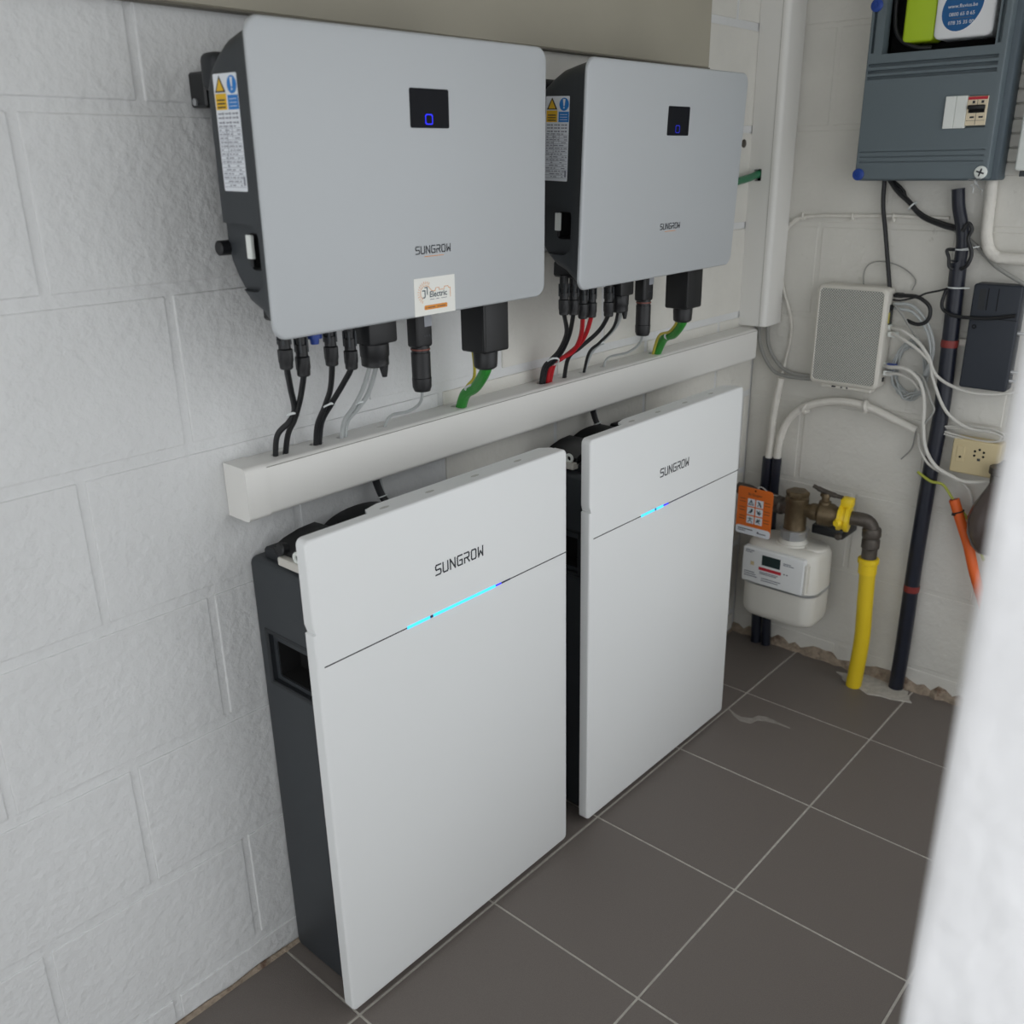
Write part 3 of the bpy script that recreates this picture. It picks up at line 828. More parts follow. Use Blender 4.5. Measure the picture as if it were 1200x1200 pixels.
for key, x0, lab in (('a', -.058, 'black cable dropping from the trunking behind the longer-lit battery'), ('b', .662, 'black cable dropping from the trunking behind the corner battery')):
    t_ = thing('battery_cable', (x0, -.035, .94), lab, 'cable', 'battery cables')
    obj('cable', MB().tube([(x0 - .006, -.033, 1.006), (x0 - .002, -.034, .985), (x0 + .004, -.045, .955), (x0 + .006, -.075, .935)], .0075), 'black_cable', t_)
    obj('grey_sleeve', MB().tube([(x0 + .010, -.030, 1.006), (x0 + .010, -.031, .985), (x0 + .014, -.040, .955), (x0 + .016, -.075, .938)], .0035), 'grey_cable', t_)
    obj('cable_tie', MB().torus((x0 + .004, -.042, .960), (.1,-.4,-1), .0105, .0015, 14, 6), 'tie_white', t_)

# ------------------------------------------------------------------ back wall: fuse box
FX = 1.462
fb = thing('fuse_box', (1.51, -.486, 1.528), 'large blue-grey fuse box with breaker window on the back wall', 'fuse box')
lid = MB(); slab(lid, 'x', -.656, -.314, 1.530, 2.16, 1.500, FX, .006, .004, 3)
lo = obj('lid', lid, 'fuse_grey', fb)
carve(lo, MB().box((1.44, -.628, 1.838), (1.52, -.352, 2.10)))
for zc in (1.8125, 1.797, 1.782):
    carve(lo, MB().bbox((1.45, -.641, zc - .0042), (FX + .013, -.320, zc + .0042), .001, 1))
for zc in (1.600, 1.587, 1.574):
    carve(lo, MB().box((1.45, -.641, zc - .0016), (FX + .004, -.322, zc + .0016)))
for yc in (-.3265, -.637):
    carve(lo, MB().bbox((1.45, yc - .0045, 1.842), (FX + .013, yc + .0045, 2.09), .001, 1))
carve(lo, MB().box((1.45, -.633, 1.652), (FX + .012, -.5315, 1.7265)))
mb = MB().bbox((1.496, -.672, 1.526), (1.5645, -.310, 2.165), .006, 2)
bo = obj('back_case', mb, 'fuse_base', fb)
carve(bo, MB().box((1.48, -.632, 1.80), (1.55, -.34, 2.12)))
obj('case_shade', MB().box((1.5485, -.632, 1.80), (1.5495, -.34, 2.12)).box((1.497, -.634, 1.80), (1.549, -.632, 2.12)).box((1.497, -.34, 1.80), (1.549, -.338, 2.12)).box((1.497, -.634, 1.798), (1.549, -.338, 1.80)), 'void', fb)  # near-black sheets paint the shade inside the hollow case
for i, (y0, y1) in enumerate(((-.5575, -.532), (-.5845, -.5582))):
    obj('blanking_cover', MB().bbox((FX + .008, y0, 1.6515), (FX - .006, y1, 1.727), .001, 1), 'white_plastic', fb)
br = obj('circuit_breaker', MB().bbox((FX + .010, -.633, 1.657), (FX - .004, -.5852, 1.7245), .001, 1), 'breaker_cream', fb)
obj('breaker_stripe', MB().box((FX - .0038, -.632, 1.7165), (FX - .0045, -.5865, 1.7235)), 'red_print', br)
obj('toggle_slot', MB().box((FX - .0038, -.628, 1.686), (FX - .0047, -.590, 1.703)), 'void', br)
obj('toggle', MB().bbox((FX - .004, -.629, 1.694), (FX - .014, -.589, 1.704), .002, 2), 'black_plastic', br)
mb = MB().box((FX - .0038, -.6095, 1.658), (FX - .0044, -.6087, 1.716)).box((FX - .0038, -.631, 1.668), (FX - .0044, -.587, 1.6687))
for yy in (-.600, -.621):
    mb.box((FX - .0038, yy - .005, 1.674), (FX - .0044, yy + .005, 1.678)); mb.box((FX - .0038, yy - .003, 1.708), (FX - .0044, yy + .003, 1.714))
obj('breaker_print', mb, 'ink', br)
def cap_screw(y, z, m, cross):
    s_ = obj('lid_screw', MB().lathe((FX + .002, y, z), (FX - .006, y, z), [(0,.0155),(.7,.0155),(.9,.014),(1,.011)], 22), m, fb)
    if cross:
        mb = MB()
        for a in (.3, .3 + math.pi/2):
            dy, dz = math.cos(a)*.0095, math.sin(a)*.0095
            mb.tube([(FX - .0062, y - dy, z - dz), (FX - .0062, y + dy, z + dz)], .002, 6, smooth=False)
        obj('screw_cross', mb, 'ink', s_)
    else:
        obj('screw_slot', MB().torus((FX - .006, y, z), (1,0,0), .006, .0012, 16, 6), 'screw_blue', s_)
cap_screw(-.3265, 1.954, 'screw_blue', False)
cap_screw(-.325, 1.543, 'screw_blue', False)
cap_screw(-.640, 1.546, 'white_plastic', True)
rs = random.Random(2)
mb = MB()
for k in range(4):
    p = [Vector((FX - .007, -.640, 1.533))]
    for i in range(4):
        p.append(p[-1] + Vector((rs.uniform(-.004,.004), rs.uniform(-.016,.012), rs.uniform(-.016,.002))))
    mb.tube(p, .0008, 5)
obj('seal_wire', mb, 'zinc', fb)
# smart meter inside
sm = thing('electricity_meter', (1.50, -.49, 1.858), 'lime green and white electricity meter inside the fuse box window', 'meter')
mb = MB(); slab(mb, 'x', -.614, -.4735, 1.861, 2.085, 1.545, 1.474, .016, .006, 6); obj('white_cover', mb, 'meter_white', sm)
mb = MB(); slab(mb, 'x', -.472, -.394, 1.861, 2.085, 1.545, 1.479, .010, .006, 6); obj('lime_cover', mb, 'meter_lime', sm)
disc = []
for i in range(40):
    a = 2*math.pi*i/40
    rr_ = .050*(1 + .10*math.cos(2*(a - math.radians(125))))
    disc.append((-.537 + rr_*math.cos(a)*.98, 1.930 + rr_*math.sin(a)*1.02))
dsc = obj('blue_disc', MB().loft([[(x, y, z) for y, z in disc] for x in (1.4742, 1.4736)]), 'meter_blue', sm)
for s_, zz, sz_ in (('www.fluvius.be', 1.929, .0115), ('0800 65 0 65', 1.911, .0115), ('078 35 35 00', 1.892, .0115)):
    obj('meter_print', text_mesh(s_, sz_, (1.4733, -.537, zz), (0,-1,0), (0,0,1), 'CENTER'), 'meter_white', dsc)
mb = MB()
for zz, hw in ((1.9235,.012),(1.905,.024)):
    mb.box((1.4736, -.537 - hw, zz), (1.4733, -.537 + hw, zz + .0012))
obj('fine_print', mb, 'label_ink', dsc)
obj('meter_lead', MB().tube([(1.50,-.362,2.05),(1.49,-.366,1.93),(1.485,-.385,1.875),(1.485,-.43,1.850),(1.488,-.47,1.846)], .005), 'black_cable', None, 'black lead curving under the lime green meter', 'cable', org=(1.5,-.40,1.845))
# ribbed vent and white case to the right
vt = thing('ribbed_vent', (1.56, -.72, 1.535), 'white-painted ribbed panel just right of the fuse box', 'vent')
obj('backing', MB().box((1.562, -.80, 1.53), (1.5648, -.64, 2.0)), 'paint_old', vt)
for k in range(13):
    z0 = 1.536 + .0345*k
    obj('rib', MB().bbox((1.554, -.80, z0), (1.5635, -.645, z0 + .0315), .004, 2), 'paint_old', vt)
wbx = thing('junction_box', (1.53, -.80, 1.548), 'white plastic case at the right edge beside the ribbed panel', 'box')
mb = MB(); slab(mb, 'x', -.90, -.706, 1.549, 1.90, 1.553, 1.500, .008, .006, 4); obj('case', mb, 'white_plastic', wbx)
obj('lower_slot', MB().box((1.515, -.89, 1.535), (1.5535, -.716, 1.5495)), 'charcoal', wbx)
for zz in (1.60, 1.86):
    obj('case_screw', MB().lathe((1.501, -.73, zz), (1.498, -.73, zz), [(0,.005),(1,.004)], 10), 'zinc', wbx)

# ------------------------------------------------------------------ router
rt = thing('wifi_router', (1.535, -.325, .94), 'off-white router with perforated front on the back wall', 'router')
mb = MB(); slab(mb, 'x', -.432, -.222, .946, 1.240, 1.560, 1.503, .018, .008, 6); obj('case', mb, 'router_case', rt)
mb = MB(); slab(mb, 'x', -.4215, -.2325, .957, 1.230, 1.5035, 1.5020, .012, 0, 5); obj('grille', mb, 'router_grille', rt)
mb = MB()
rim = rrect(-.4225, -.2315, .956, 1.231, .013, 5)
mb.tube([(1.5022, p[0], p[1]) for p in rim] + [(1.5022, rim[0][0], rim[0][1])], .0018, 6, smooth=False); obj('grille_rim', mb, 'router_case', rt)
obj('stand', MB().bbox((1.512, -.412, .934), (1.55, -.258, .9465), .003, 1), 'router_case', rt)
mb = MB()
for y0, y1 in ((-.305,-.292),(-.325,-.320),(-.342,-.337)):
    mb.box((1.5115, y1, .938), (1.5122, y0, .943))
obj('stand_print', mb, 'ink', rt)
mb = MB().box((1.525, -.4328, 1.135), (1.553, -.4316, 1.192)); obj('port_panel', mb, 'charcoal', rt)
obj('port_label', MB().box((1.522, -.4330, 1.14), (1.532, -.4318, 1.17)), 'yellow_wire', rt)
for zz in (1.183, 1.128, 1.108, 1.018):
    obj('port', MB().bbox((1.532, -.438, zz - .007), (1.552, -.431, zz + .007), .001, 1), 'white_plastic' if zz < 1.15 else 'black_plastic', rt)
obj('button', MB().bbox((1.535, -.4345, .968), (1.546, -.431, .980), .001, 1), 'black_plastic', rt)

# ------------------------------------------------------------------ cables and pipes on the back wall
W = {
'paint_cable_top':[(1.56,-.088,1.400),(1.558,-.117,1.419),(1.558,-.183,1.428),(1.558,-.286,1.43),(1.558,-.407,1.432),(1.558,-.55,1.429)],
'paint_cable_drop':[(1.558,-.117,1.417),(1.558,-.082,1.384),(1.558,-.069,1.308),(1.558,-.086,1.219),(1.558,-.12,1.126),(1.558,-.126,1.066),(1.556,-.118,.998),(1.545,-.112,.93)],
'duct_cable_a':[(1.545,-.024,1.13),(1.545,-.027,1.048),(1.545,-.06,.981),(1.545,-.11,.946),(1.545,-.235,.946)],
'duct_cable_b':[(1.548,-.049,1.13),(1.548,-.057,1.041),(1.548,-.092,.985),(1.548,-.147,.954),(1.548,-.24,.956)],
'conduit_a':[(1.535,-.097,.646),(1.535,-.100,.719),(1.535,-.104,.833),(1.538,-.115,.937)],
'conduit_b':[(1.535,-.127,.651),(1.535,-.128,.709),(1.535,-.142,.783),(1.535,-.18,.84),(1.535,-.236,.873),(1.535,-.316,.893),(1.535,-.395,.889),(1.535,-.475,.865),(1.540,-.547,.839)],
'tail':[(1.545,-.545,.835),(1.545,-.540,.783),(1.545,-.514,.744)],
'fuse_drop':[(1.545,-.366,1.54),(1.545,-.371,1.462),(1.545,-.388,1.382),(1.548,-.42,1.22)],
'fuse_bundle':[(1.54,-.378,1.534),(1.54,-.409,1.498),(1.54,-.445,1.469),(1.54,-.482,1.434),(1.54,-.541,1.411),(1.542,-.572,1.403)],
'fuse_bundle2':[(1.55,-.382,1.53),(1.55,-.418,1.502),(1.55,-.436,1.474),(1.55,-.484,1.436),(1.55,-.541,1.416),(1.552,-.573,1.408)],
'loop_right':[(1.51,-.602,1.400),(1.508,-.614,1.42),(1.508,-.626,1.405),(1.508,-.620,1.380),(1.508,-.634,1.345),(1.508,-.628,1.315),(1.512,-.612,1.302)],
'loop_left':[(1.512,-.590,1.352),(1.508,-.571,1.350),(1.508,-.578,1.331),(1.508,-.582,1.309),(1.512,-.592,1.300)],
'grey_pair':[(1.556,-.568,1.399),(1.556,-.599,1.382),(1.556,-.628,1.361),(1.556,-.66,1.332),(1.53,-.706,1.304),(1.53,-.83,1.24)],
'lconduit':[(1.548,-.645,1.53),(1.548,-.648,1.476),(1.548,-.651,1.401),(1.548,-.662,1.358),(1.548,-.682,1.337),(1.548,-.712,1.332),(1.548,-.85,1.332)],
'adapter':[(1.545,-.435,1.217),(1.53,-.46,1.220),(1.525,-.504,1.22),(1.525,-.537,1.201),(1.525,-.545,1.176),(1.525,-.537,1.154),(1.525,-.514,1.145),(1.53,-.483,1.152)],
'thin_black':[(1.54,-.434,1.205),(1.525,-.461,1.207),(1.525,-.504,1.22),(1.525,-.526,1.231),(1.520,-.560,1.241),(1.511,-.585,1.25)],
'strap_cable':[(1.509,-.583,1.246),(1.509,-.577,1.212),(1.509,-.583,1.194),(1.504,-.607,1.182),(1.506,-.641,1.178),(1.506,-.705,1.181),(1.506,-.765,1.193)],
'g1':[(1.545,-.435,1.193),(1.53,-.446,1.196),(1.53,-.49,1.195),(1.53,-.534,1.158),(1.53,-.562,1.102),(1.53,-.566,1.055),(1.53,-.555,1.004)],
'g2':[(1.545,-.436,1.180),(1.53,-.453,1.182),(1.53,-.497,1.176),(1.53,-.537,1.135),(1.53,-.556,1.089),(1.53,-.560,1.042),(1.53,-.548,1.0)],
'g3':[(1.542,-.436,1.193),(1.525,-.447,1.191),(1.525,-.472,1.165),(1.525,-.506,1.121),(1.52,-.547,1.077),(1.51,-.566,1.043)],
'w1':[(1.54,-.436,1.110),(1.515,-.455,1.112),(1.505,-.483,1.105),(1.503,-.526,1.083),(1.503,-.566,1.052),(1.503,-.594,1.012),(1.503,-.644,.987),(1.503,-.701,.978),(1.51,-.771,.986),(1.52,-.85,1.01)],
'w2':[(1.54,-.436,1.128),(1.52,-.455,1.128),(1.508,-.483,1.126),(1.505,-.529,1.1),(1.503,-.568,1.056),(1.503,-.582,1.009),(1.505,-.614,.941),(1.515,-.643,.901),(1.52,-.692,.875),(1.52,-.75,.874)],
'w3':[(1.54,-.434,1.019),(1.51,-.456,1.019),(1.505,-.496,1.022),(1.505,-.526,1.011),(1.505,-.553,.983),(1.503,-.569,.936),(1.503,-.577,.862),(1.503,-.592,.801),(1.503,-.625,.756),(1.51,-.671,.732),(1.51,-.718,.724),(1.51,-.80,.745)],
'w4':[(1.54,-.434,.998),(1.515,-.455,.999),(1.515,-.489,1.001),(1.515,-.527,.986),(1.52,-.547,.961)],
'w5':[(1.515,-.499,1.016),(1.510,-.549,1.006),(1.505,-.572,.972),(1.503,-.586,.942),(1.503,-.599,.915),(1.503,-.584,.882),(1.505,-.575,.866)],
'w6':[(1.535,-.556,.832),(1.510,-.572,.799),(1.504,-.604,.759),(1.52,-.639,.735),(1.535,-.671,.721),(1.54,-.702,.702),(1.54,-.722,.675),(1.54,-.745,.58)],
'gy':[(1.508,-.577,.727),(1.506,-.618,.707),(1.515,-.65,.701),(1.515,-.683,.664),(1.52,-.712,.632),(1.52,-.743,.592),(1.52,-.79,.50)],
}
LOOP = [(1.558, -0.338, 1.228), (1.558, -0.334, 1.277), (1.558, -0.354, 1.302), (1.558, -0.398, 1.306), (1.558, -0.448, 1.29), (1.558, -0.482, 1.262), (1.558, -0.477, 1.233)]
def line(key, r, m, label, name='cable', cat='cable', n=8):
    return obj(name, MB().tube(W[key], r, n), m, None, label, cat, org=W[key][-1])
def clip(parent, p, ax, R, r=.0028):
    obj('clip', MB().torus(p, ax, R, r, 14, 6).bbox((p[0] - .004, p[1] - .006, p[2] - R - .008), (1.5648, p[1] + .006, p[2] - R + .004), .002, 1), 'paint_pipe', parent)
pc = thing('painted_cable', (1.558, -.3, 1.42), 'thin painted-over cable clipped level along the back wall', 'cable')
obj('cable', MB().tube(W['paint_cable_top'], .0048), 'paint_pipe', pc)
for yy in (-.132, -.283, -.40):
    clip(pc, (1.557, yy, 1.4295), (0,1,0), .0062)
line('paint_cable_drop', .0042, 'paint_pipe', 'thin painted cable sagging down the corner beside the router', 'painted_cable')
line('duct_cable_a', .0062, 'dim_cable', 'outer grey cable bending from the duct to the router', 'grey_cable')
line('duct_cable_b', .0062, 'dim_cable', 'inner grey cable bending from the duct to the router', 'grey_cable')
cdA = thing('painted_conduit', (1.535, -.10, 0), 'straight painted conduit with black sleeve in the corner', 'conduit')
obj('pipe', MB().tube(W['conduit_a'], lambda t: .0125 - .002*t), 'paint_pipe', cdA)
obj('sleeve', MB().tube([(1.535,-.096,.672),(1.535,-.094,.45),(1.533,-.100,.2),(1.53,-.110,.002)], .0175, 14), 'navy_pipe', cdA)
cdB = thing('painted_conduit', (1.535, -.13, 0), 'curved painted conduit arching over the gas meter, black sleeve below', 'conduit')
obj('pipe', MB().tube(W['conduit_b'], .0118), 'paint_pipe', cdB)
obj('sleeve', MB().tube([(1.535,-.126,.676),(1.535,-.126,.45),(1.533,-.136,.2),(1.53,-.148,.002)], .0155, 14), 'navy_pipe', cdB)
clip(cdB, (1.535, -.205, .857), (0,1,.6), .0135, .0055); clip(cdB, (1.535, -.395, .889), (0,1,-.2), .0135, .0055)
line('tail', .0022, 'dim_cable', 'bare dark wire poking out of the arched conduit\'s end', 'wire_end', 'wire')
line('fuse_drop', .0062, 'black_cable', 'single black cable dropping straight from fuse box to router', 'black_cable')
line('fuse_bundle', .0068, 'black_cable', 'thicker black cable slanting from fuse box to black pipe', 'black_cable')
line('fuse_bundle2', .0045, 'black_cable', 'thinner black cable looping beside the slanting thick one', 'black_cable')
tie((1.543,-.453,1.460), (0,-.75,-.7), .0115, label='white cable tie on the black cables below the fuse box')
line('loop_right', .0052, 'black_cable', 'black cable loop bulging right of the upper black pipe', 'black_cable')
line('loop_left', .0045, 'black_cable', 'small black cable hook left of the upper black pipe', 'black_cable')
line('grey_pair', .0055, 'dim_cable', 'grey cable slanting down right behind the upper black pipe', 'grey_cable')
line('lconduit', .0150, 'paint_pipe', 'thick painted conduit bending right below the fuse box', 'painted_conduit', 'conduit', 14)
line('adapter', .0055, 'black_cable', 'black cable loop at the top right of the router', 'black_cable')
obj('adapter_plug', MB().bbox((1.532,-.462,1.212),(1.550,-.436,1.226),.004,2), 'black_plastic', None, 'black plug at the router\'s upper right side', 'plug', org=(1.54,-.45,1.212))
line('thin_black', .0026, 'black_cable', 'thin black cable between the router and the black pipe', 'black_cable')
for key, r_, m_, lab in (
  ('g1', .0042, 'grey_cable', 'outermost grey cable bending over from the router\'s top port'),
  ('g2', .0042, 'grey_cable', 'second grey cable bending from the router\'s upper ports'),
  ('g3', .0034, 'dim_cable', 'thin dull cable slanting straight down from the router'),
  ('w1', .0044, 'white_cable', 'white network cable running from router below the black box'),
  ('w2', .0044, 'white_cable', 'white network cable dropping from router to the coiled cable'),
  ('w3', .0055, 'white_cable', 'thick white cable looping from router under the beige socket'),
  ('w4', .0042, 'white_cable', 'short white cable from the router\'s lowest port'),
  ('w5', .0035, 'dim_cable', 'thin kinked cable over the black pipe beside the router'),
  ('w6', .0040, 'white_cable', 'white cable dropping from the arched conduit past the socket'),
  ('gy', .0042, 'earth_green', 'yellow-green earth wire slanting over the lower black pipe')):
    line(key, r_, m_, lab, 'network_cable' if key in ('w1','w2','g1','g2') else 'thin_cable')
for nm, z_, y_, m_, lab in (('cable_plug', 1.110, -.452, 'white_plastic', 'white network plug on the router\'s middle port'), ('cable_plug', 1.019, -.458, 'screw_blue', 'blue banded plug on the router\'s lower port'), ('cable_plug', .998, -.452, 'white_plastic', 'white plug on the router\'s lowest port')):
    obj(nm, MB().bbox((1.518, y_ - .012, z_ - .007), (1.538, y_ + .014, z_ + .007), .002, 1), m_, None, lab, 'plug', org=(1.53, y_, z_ - .007))
obj('wire_loop', MB().tube(LOOP, .0017, 6), 'dim_cable', None, 'thin pale wire loop sticking up behind the router', 'wire', org=LOOP[0])
# coil of spare grey cable behind
mb = MB()
rs = random.Random(9)
pts = []
for i in range(92):
    a = i*2*math.pi/13; R_ = .80 + .22*rs.random() + .06*math.sin(i*.37)
    pts.append((1.546 + .010*math.sin(i*.9), -.505 + .050*R_*math.cos(a) + .006*math.sin(i*.21), 1.010 + .085*R_*math.sin(a)))
obj('cable_coil', mb.tube(pts, .0025, 6, 4), 'grey_cable', None, 'coil of spare grey cable hanging beside the router', 'cable coil', org=(1.55,-.505,.93))
# coiled white cable above the socket
mb = MB(); pts = []
for i in range(48):
    a = i*2*math.pi/12; R_ = 1 + .14*math.sin(i*.55)
    pts.append((1.532 + .006*math.sin(i*.7), -.702 + .085*R_*math.cos(a), .856 + (.017 - .006*math.cos(a))*R_*math.sin(a) + .003*math.sin(i*.31)))
obj('cable_coil', mb.tube(pts, .0026, 6, 5), 'white_cable', None, 'flat bundle of white cable lying on the beige socket', 'cable coil', org=(1.54,-.70,.84))

# the tall black pipe
bp_ = thing('black_pipe', (1.535, -.598, 0), 'tall black drain-like pipe rising up the back wall', 'pipe')
obj('upper_hose', MB().tube([(1.538,-.568,1.505),(1.537,-.576,1.46),(1.535,-.590,1.417),(1.535,-.600,1.367),(1.535,-.600,1.29)], .0165, 16), 'navy_pipe', bp_)
obj('sleeve', MB().tube([(1.535,-.596,1.318),(1.535,-.598,1.296),(1.535,-.605,1.10),(1.535,-.610,.91),(1.535,-.604,.70),(1.535,-.600,.43),(1.535,-.600,.14),(1.535,-.597,.0)], lambda t: .0212 + .001*t, 18), 'navy_pipe', bp_)
for z_, y_ in ((1.100,-.605),(.352,-.6005)):
    obj('red_band', MB().lathe((1.535,y_,z_ - .010),(1.535,y_,z_ + .010),[(0,.0228),(.5,.0232),(1,.0228)],18), 'red_tape', bp_)
obj('cable_tie', MB().torus((1.535,-.600,1.352), (0,0,1), .0225, .0022, 20, 6).tube([(1.514,-.605,1.353),(1.512,-.63,1.358),(1.52,-.648,1.362)], .0018, 6), 'tie_white', bp_)
obj('cable_tie', MB().torus((1.535,-.600,1.252), (0,0,1), .0222, .0022, 20, 6).tube([(1.515,-.615,1.252),(1.52,-.640,1.254)], .0018, 6), 'tie_white', bp_)
obj('pipe_clamp', MB().bbox((1.545,-.650,1.093),(1.5645,-.60,1.113),.003,1), 'paint_pipe', bp_)

# black box with strap
bb = thing('black_wall_box', (1.54, -.71, .99), 'flat black box strapped to the wall right of the black pipe', 'box')
mb = MB(); slab(mb, 'x', -.772, -.651, .988, 1.268, 1.560, 1.513, .008, .005, 4); bbx = obj('case', mb, 'blackbox', bb)
obj('case_joint', MB().box((1.5124, -.770, 1.178), (1.5135, -.653, 1.1795)), 'void', bb)
for yy in (-.690, -.715):
    obj('case_groove', MB().box((1.5126, yy - .001, 1.20), (1.5135, yy + .001, 1.258)), 'void', bb)
mb = MB(); slab(mb, 'x', -.685, -.668, 1.20, 1.255, 1.5132, 1.5122, .003, 0, 3); obj('label_recess', mb, 'charcoal_dark', bb)
obj('indicator_ring', MB().torus((1.5125, -.667, 1.155), (1,0,0), .0045, .0014, 14, 6), 'void', bb)
for zz in (1.145, 1.042, 1.018):
    obj('coax_connector', MB().lathe((1.53, -.771, zz), (1.53, -.790, zz), [(0,.006),(.4,.006),(.42,.0045),(1,.0045)], 10), 'zinc', bb)
line('strap_cable', .0048, 'black_cable', 'black strap cable tied across the flat black box', 'strap')

# beige telephone socket
so = thing('telephone_socket', (1.55, -.72, .74), 'beige telephone socket below the flat bundle of white cable', 'socket')
mb = MB(); slab(mb, 'x', -.785, -.657, .742, .842, 1.5648, 1.522, .006, .005, 4); obj('cover', mb, 'socket_beige', so)
obj('side_plate', MB().bbox((1.5205, -.692, .775), (1.523, -.671, .822), .001, 1), 'socket_beige', so)
for yy, zz in ((-.682, .790),):
    obj('pin_hole', MB().lathe((1.5195, yy, zz), (1.5208, yy, zz), [(0,.0035),(1,.0035)], 10), 'void', so)
for k in range(6):
    a = math.radians(90 + 60*k)
    if k == 3: continue
    obj('pin_hole', MB().lathe((1.5214, -.730 + .0135*math.cos(a), .806 + .0125*math.sin(a)), (1.5226, -.730 + .0135*math.cos(a), .806 + .0125*math.sin(a)), [(0,.0034),(1,.0034)], 10), 'void', so)
obj('key_hole', MB().box((1.5214, -.735, .786), (1.5225, -.727, .793)), 'charcoal', so)

# orange tube, brown vessel
ot = thing('orange_tube', (1.515, -.772, .457), 'bright orange plastic tube ending below the beige socket', 'tube')
obj('tube', MB().tube([(1.515,-.686,.664),(1.515,-.714,.601),(1.515,-.744,.535),(1.515,-.772,.457),(1.515,-.815,.36),(1.515,-.86,.26)], .0145, 14), 'orange_tube', ot)
obj('tube_mouth', MB().lathe((1.5148,-.6858,.6645),(1.5149,-.6855,.6655),[(0,.0120),(1,.0120)],14), 'red_tape', ot)
obj('black_tie', MB().torus((1.515,-.702,.630), (0,-.42,-.9), .016, .0022, 16, 6).bbox((1.497,-.70,.621),(1.503,-.690,.628),.001,1), 'tie_black', ot)
bv = thing('glass_vessel', (1.49, -.80, .55), 'brownish glass vessel half hidden by the white doorway edge', 'vessel')
obj('bowl', MB().lathe((1.49,-.800,.54),(1.49,-.800,.75),[(0,.03),(.08,.045),(.25,.060),(.45,.064),(.62,.056),(.78,.040),(.92,.026),(1,.022)],24), 'brown_glass', bv)
obj('neck', MB().lathe((1.49,-.800,.745),(1.49,-.800,.79),[(0,.024),(.5,.024),(.6,.03),(1,.03)],18), 'iron', bv)
obj('mount', MB().bbox((1.49,-.82,.765),(1.5648,-.78,.79),.003,1), 'iron', bv)

# ------------------------------------------------------------------ gas meter
gm = thing('gas_meter', (1.425, -.25, .19), 'off-white gas meter with display low in the corner', 'gas meter')
secs = []
def gring(z, ins, x0=1.345, x1=1.505, y0=-.372, y1=-.125, rad=.045):
    return [(p[0], p[1], z) for p in rrect(x0 + ins, x1 - ins, y0 + ins, y1 - ins, rad, 7)]
obj('lower_case', MB().loft([gring(.190,.020), gring(.196,.010), gring(.206,.004), gring(.22,.001), gring(.311,.0)]), 'gas_meter', gm, angle=50)
obj('upper_case', MB().loft([gring(.314,.0), gring(.425,.002), gring(.440,.006), gring(.448,.013), gring(.452,.022)]), 'gas_meter', gm, angle=50)
obj('seam_band', MB().loft([gring(.3085,-.003), gring(.3165,-.003)]), 'zinc', gm)
mb = MB()
slab(mb, 'x', -.342, -.136, .318, .436, 1.352, 1.331, .006, .004, 3); fc = obj('display_plate', mb, 'gas_face', gm)
obj('plate_side', MB().bbox((1.336,-.352,.322),(1.360,-.341,.420),.003,1), 'gas_meter', gm)
def FQ(y0, y1, z0, z1): return MB().box((1.3312, y0, z0), (1.3303, y1, z1))
obj('lcd_screen', FQ(-.265, -.203, .386, .420), 'lcd', fc)
obj('red_strip', FQ(-.270, -.194, .368, .378), 'red_print', fc)
mb = FQ(-.278, -.283, .373, .376); mb.box((1.3312, -.292, .373), (1.3303, -.287, .376)); obj('sensor_dots', mb, 'ink', fc)
mb = MB()
for y0, y1, z_ in ((-.275,-.300,.409),(-.275,-.310,.404),(-.145,-.175,.425),(-.145,-.168,.419),(-.198,-.260,.360),(-.198,-.255,.355),(-.145,-.180,.352),(-.145,-.185,.345),(-.205,-.270,.340),(-.145,-.19,.338),(-.205,-.262,.333)):
    mb.box((1.3312, y0, z_), (1.3303, y1, z_ + .0022))
obj('plate_print', mb, 'label_ink', fc)
obj('seal_mark', FQ(-.165, -.177, .378, .390), 'socket_beige', fc)
mb = MB().torus((1.415,-.262,.452), (0,0,1), .046, .006, 24, 8); obj('neck_flange', mb.lathe((1.415,-.262,.448),(1.415,-.262,.468),[(0,.050),(.6,.044),(1,.038)],24), 'gas_meter', gm)
mb = MB().lathe((1.42,-.335,.449),(1.42,-.335,.458),[(0,.036),(.6,.034),(1,.028)],24); obj('top_dome', mb, 'gas_meter', gm)
# brass connection and valve
va = thing('gas_valve', (1.415, -.262, .468), 'brass gas valve assembly with lever on top of the gas meter', 'valve')
obj('union_nut', MB().lathe((1.415,-.262,.468),(1.415,-.262,.502),[(0,.038),(.1,.041),(.7,.041),(.85,.045),(1,.045)],10), 'zinc', va)
obj('angle_body', MB().lathe((1.415,-.262,.500),(1.415,-.262,.612),[(0,.036),(.08,.034),(.75,.033),(.80,.036),(.93,.036),(.95,.031),(1,.026)],20), 'brass', va)
obj('top_cap', MB().lathe((1.415,-.262,.608),(1.415,-.262,.626),[(0,.034),(.3,.036),(.8,.036),(1,.032)],6), 'brass', va)
obj('valve_body', MB().lathe((1.418,-.275,.566),(1.44,-.405,.562),[(0,.022),(.2,.022),(.26,.027),(.38,.027),(.45,.036),(.72,.036),(.8,.030),(1,.027)],18), 'brass', va)
obj('inlet_arm', MB().lathe((1.415,-.255,.560),(1.44,-.160,.560),[(0,.022),(.4,.022),(.45,.028),(1,.028)],16), 'iron', va)
obj('stem', MB().lathe((1.432,-.345,.592),(1.430,-.345,.632),[(0,.020),(.3,.018),(.35,.012),(.7,.012),(.75,.017),(1,.015)],12), 'brass', va)
obj('lever', MB().tube([(1.425,-.305,.648),(1.428,-.325,.640),(1.430,-.345,.634),(1.430,-.370,.630),(1.430,-.398,.628)], lambda t: .0085 if .2 < t < .8 else .0065, 10), 'iron', va)
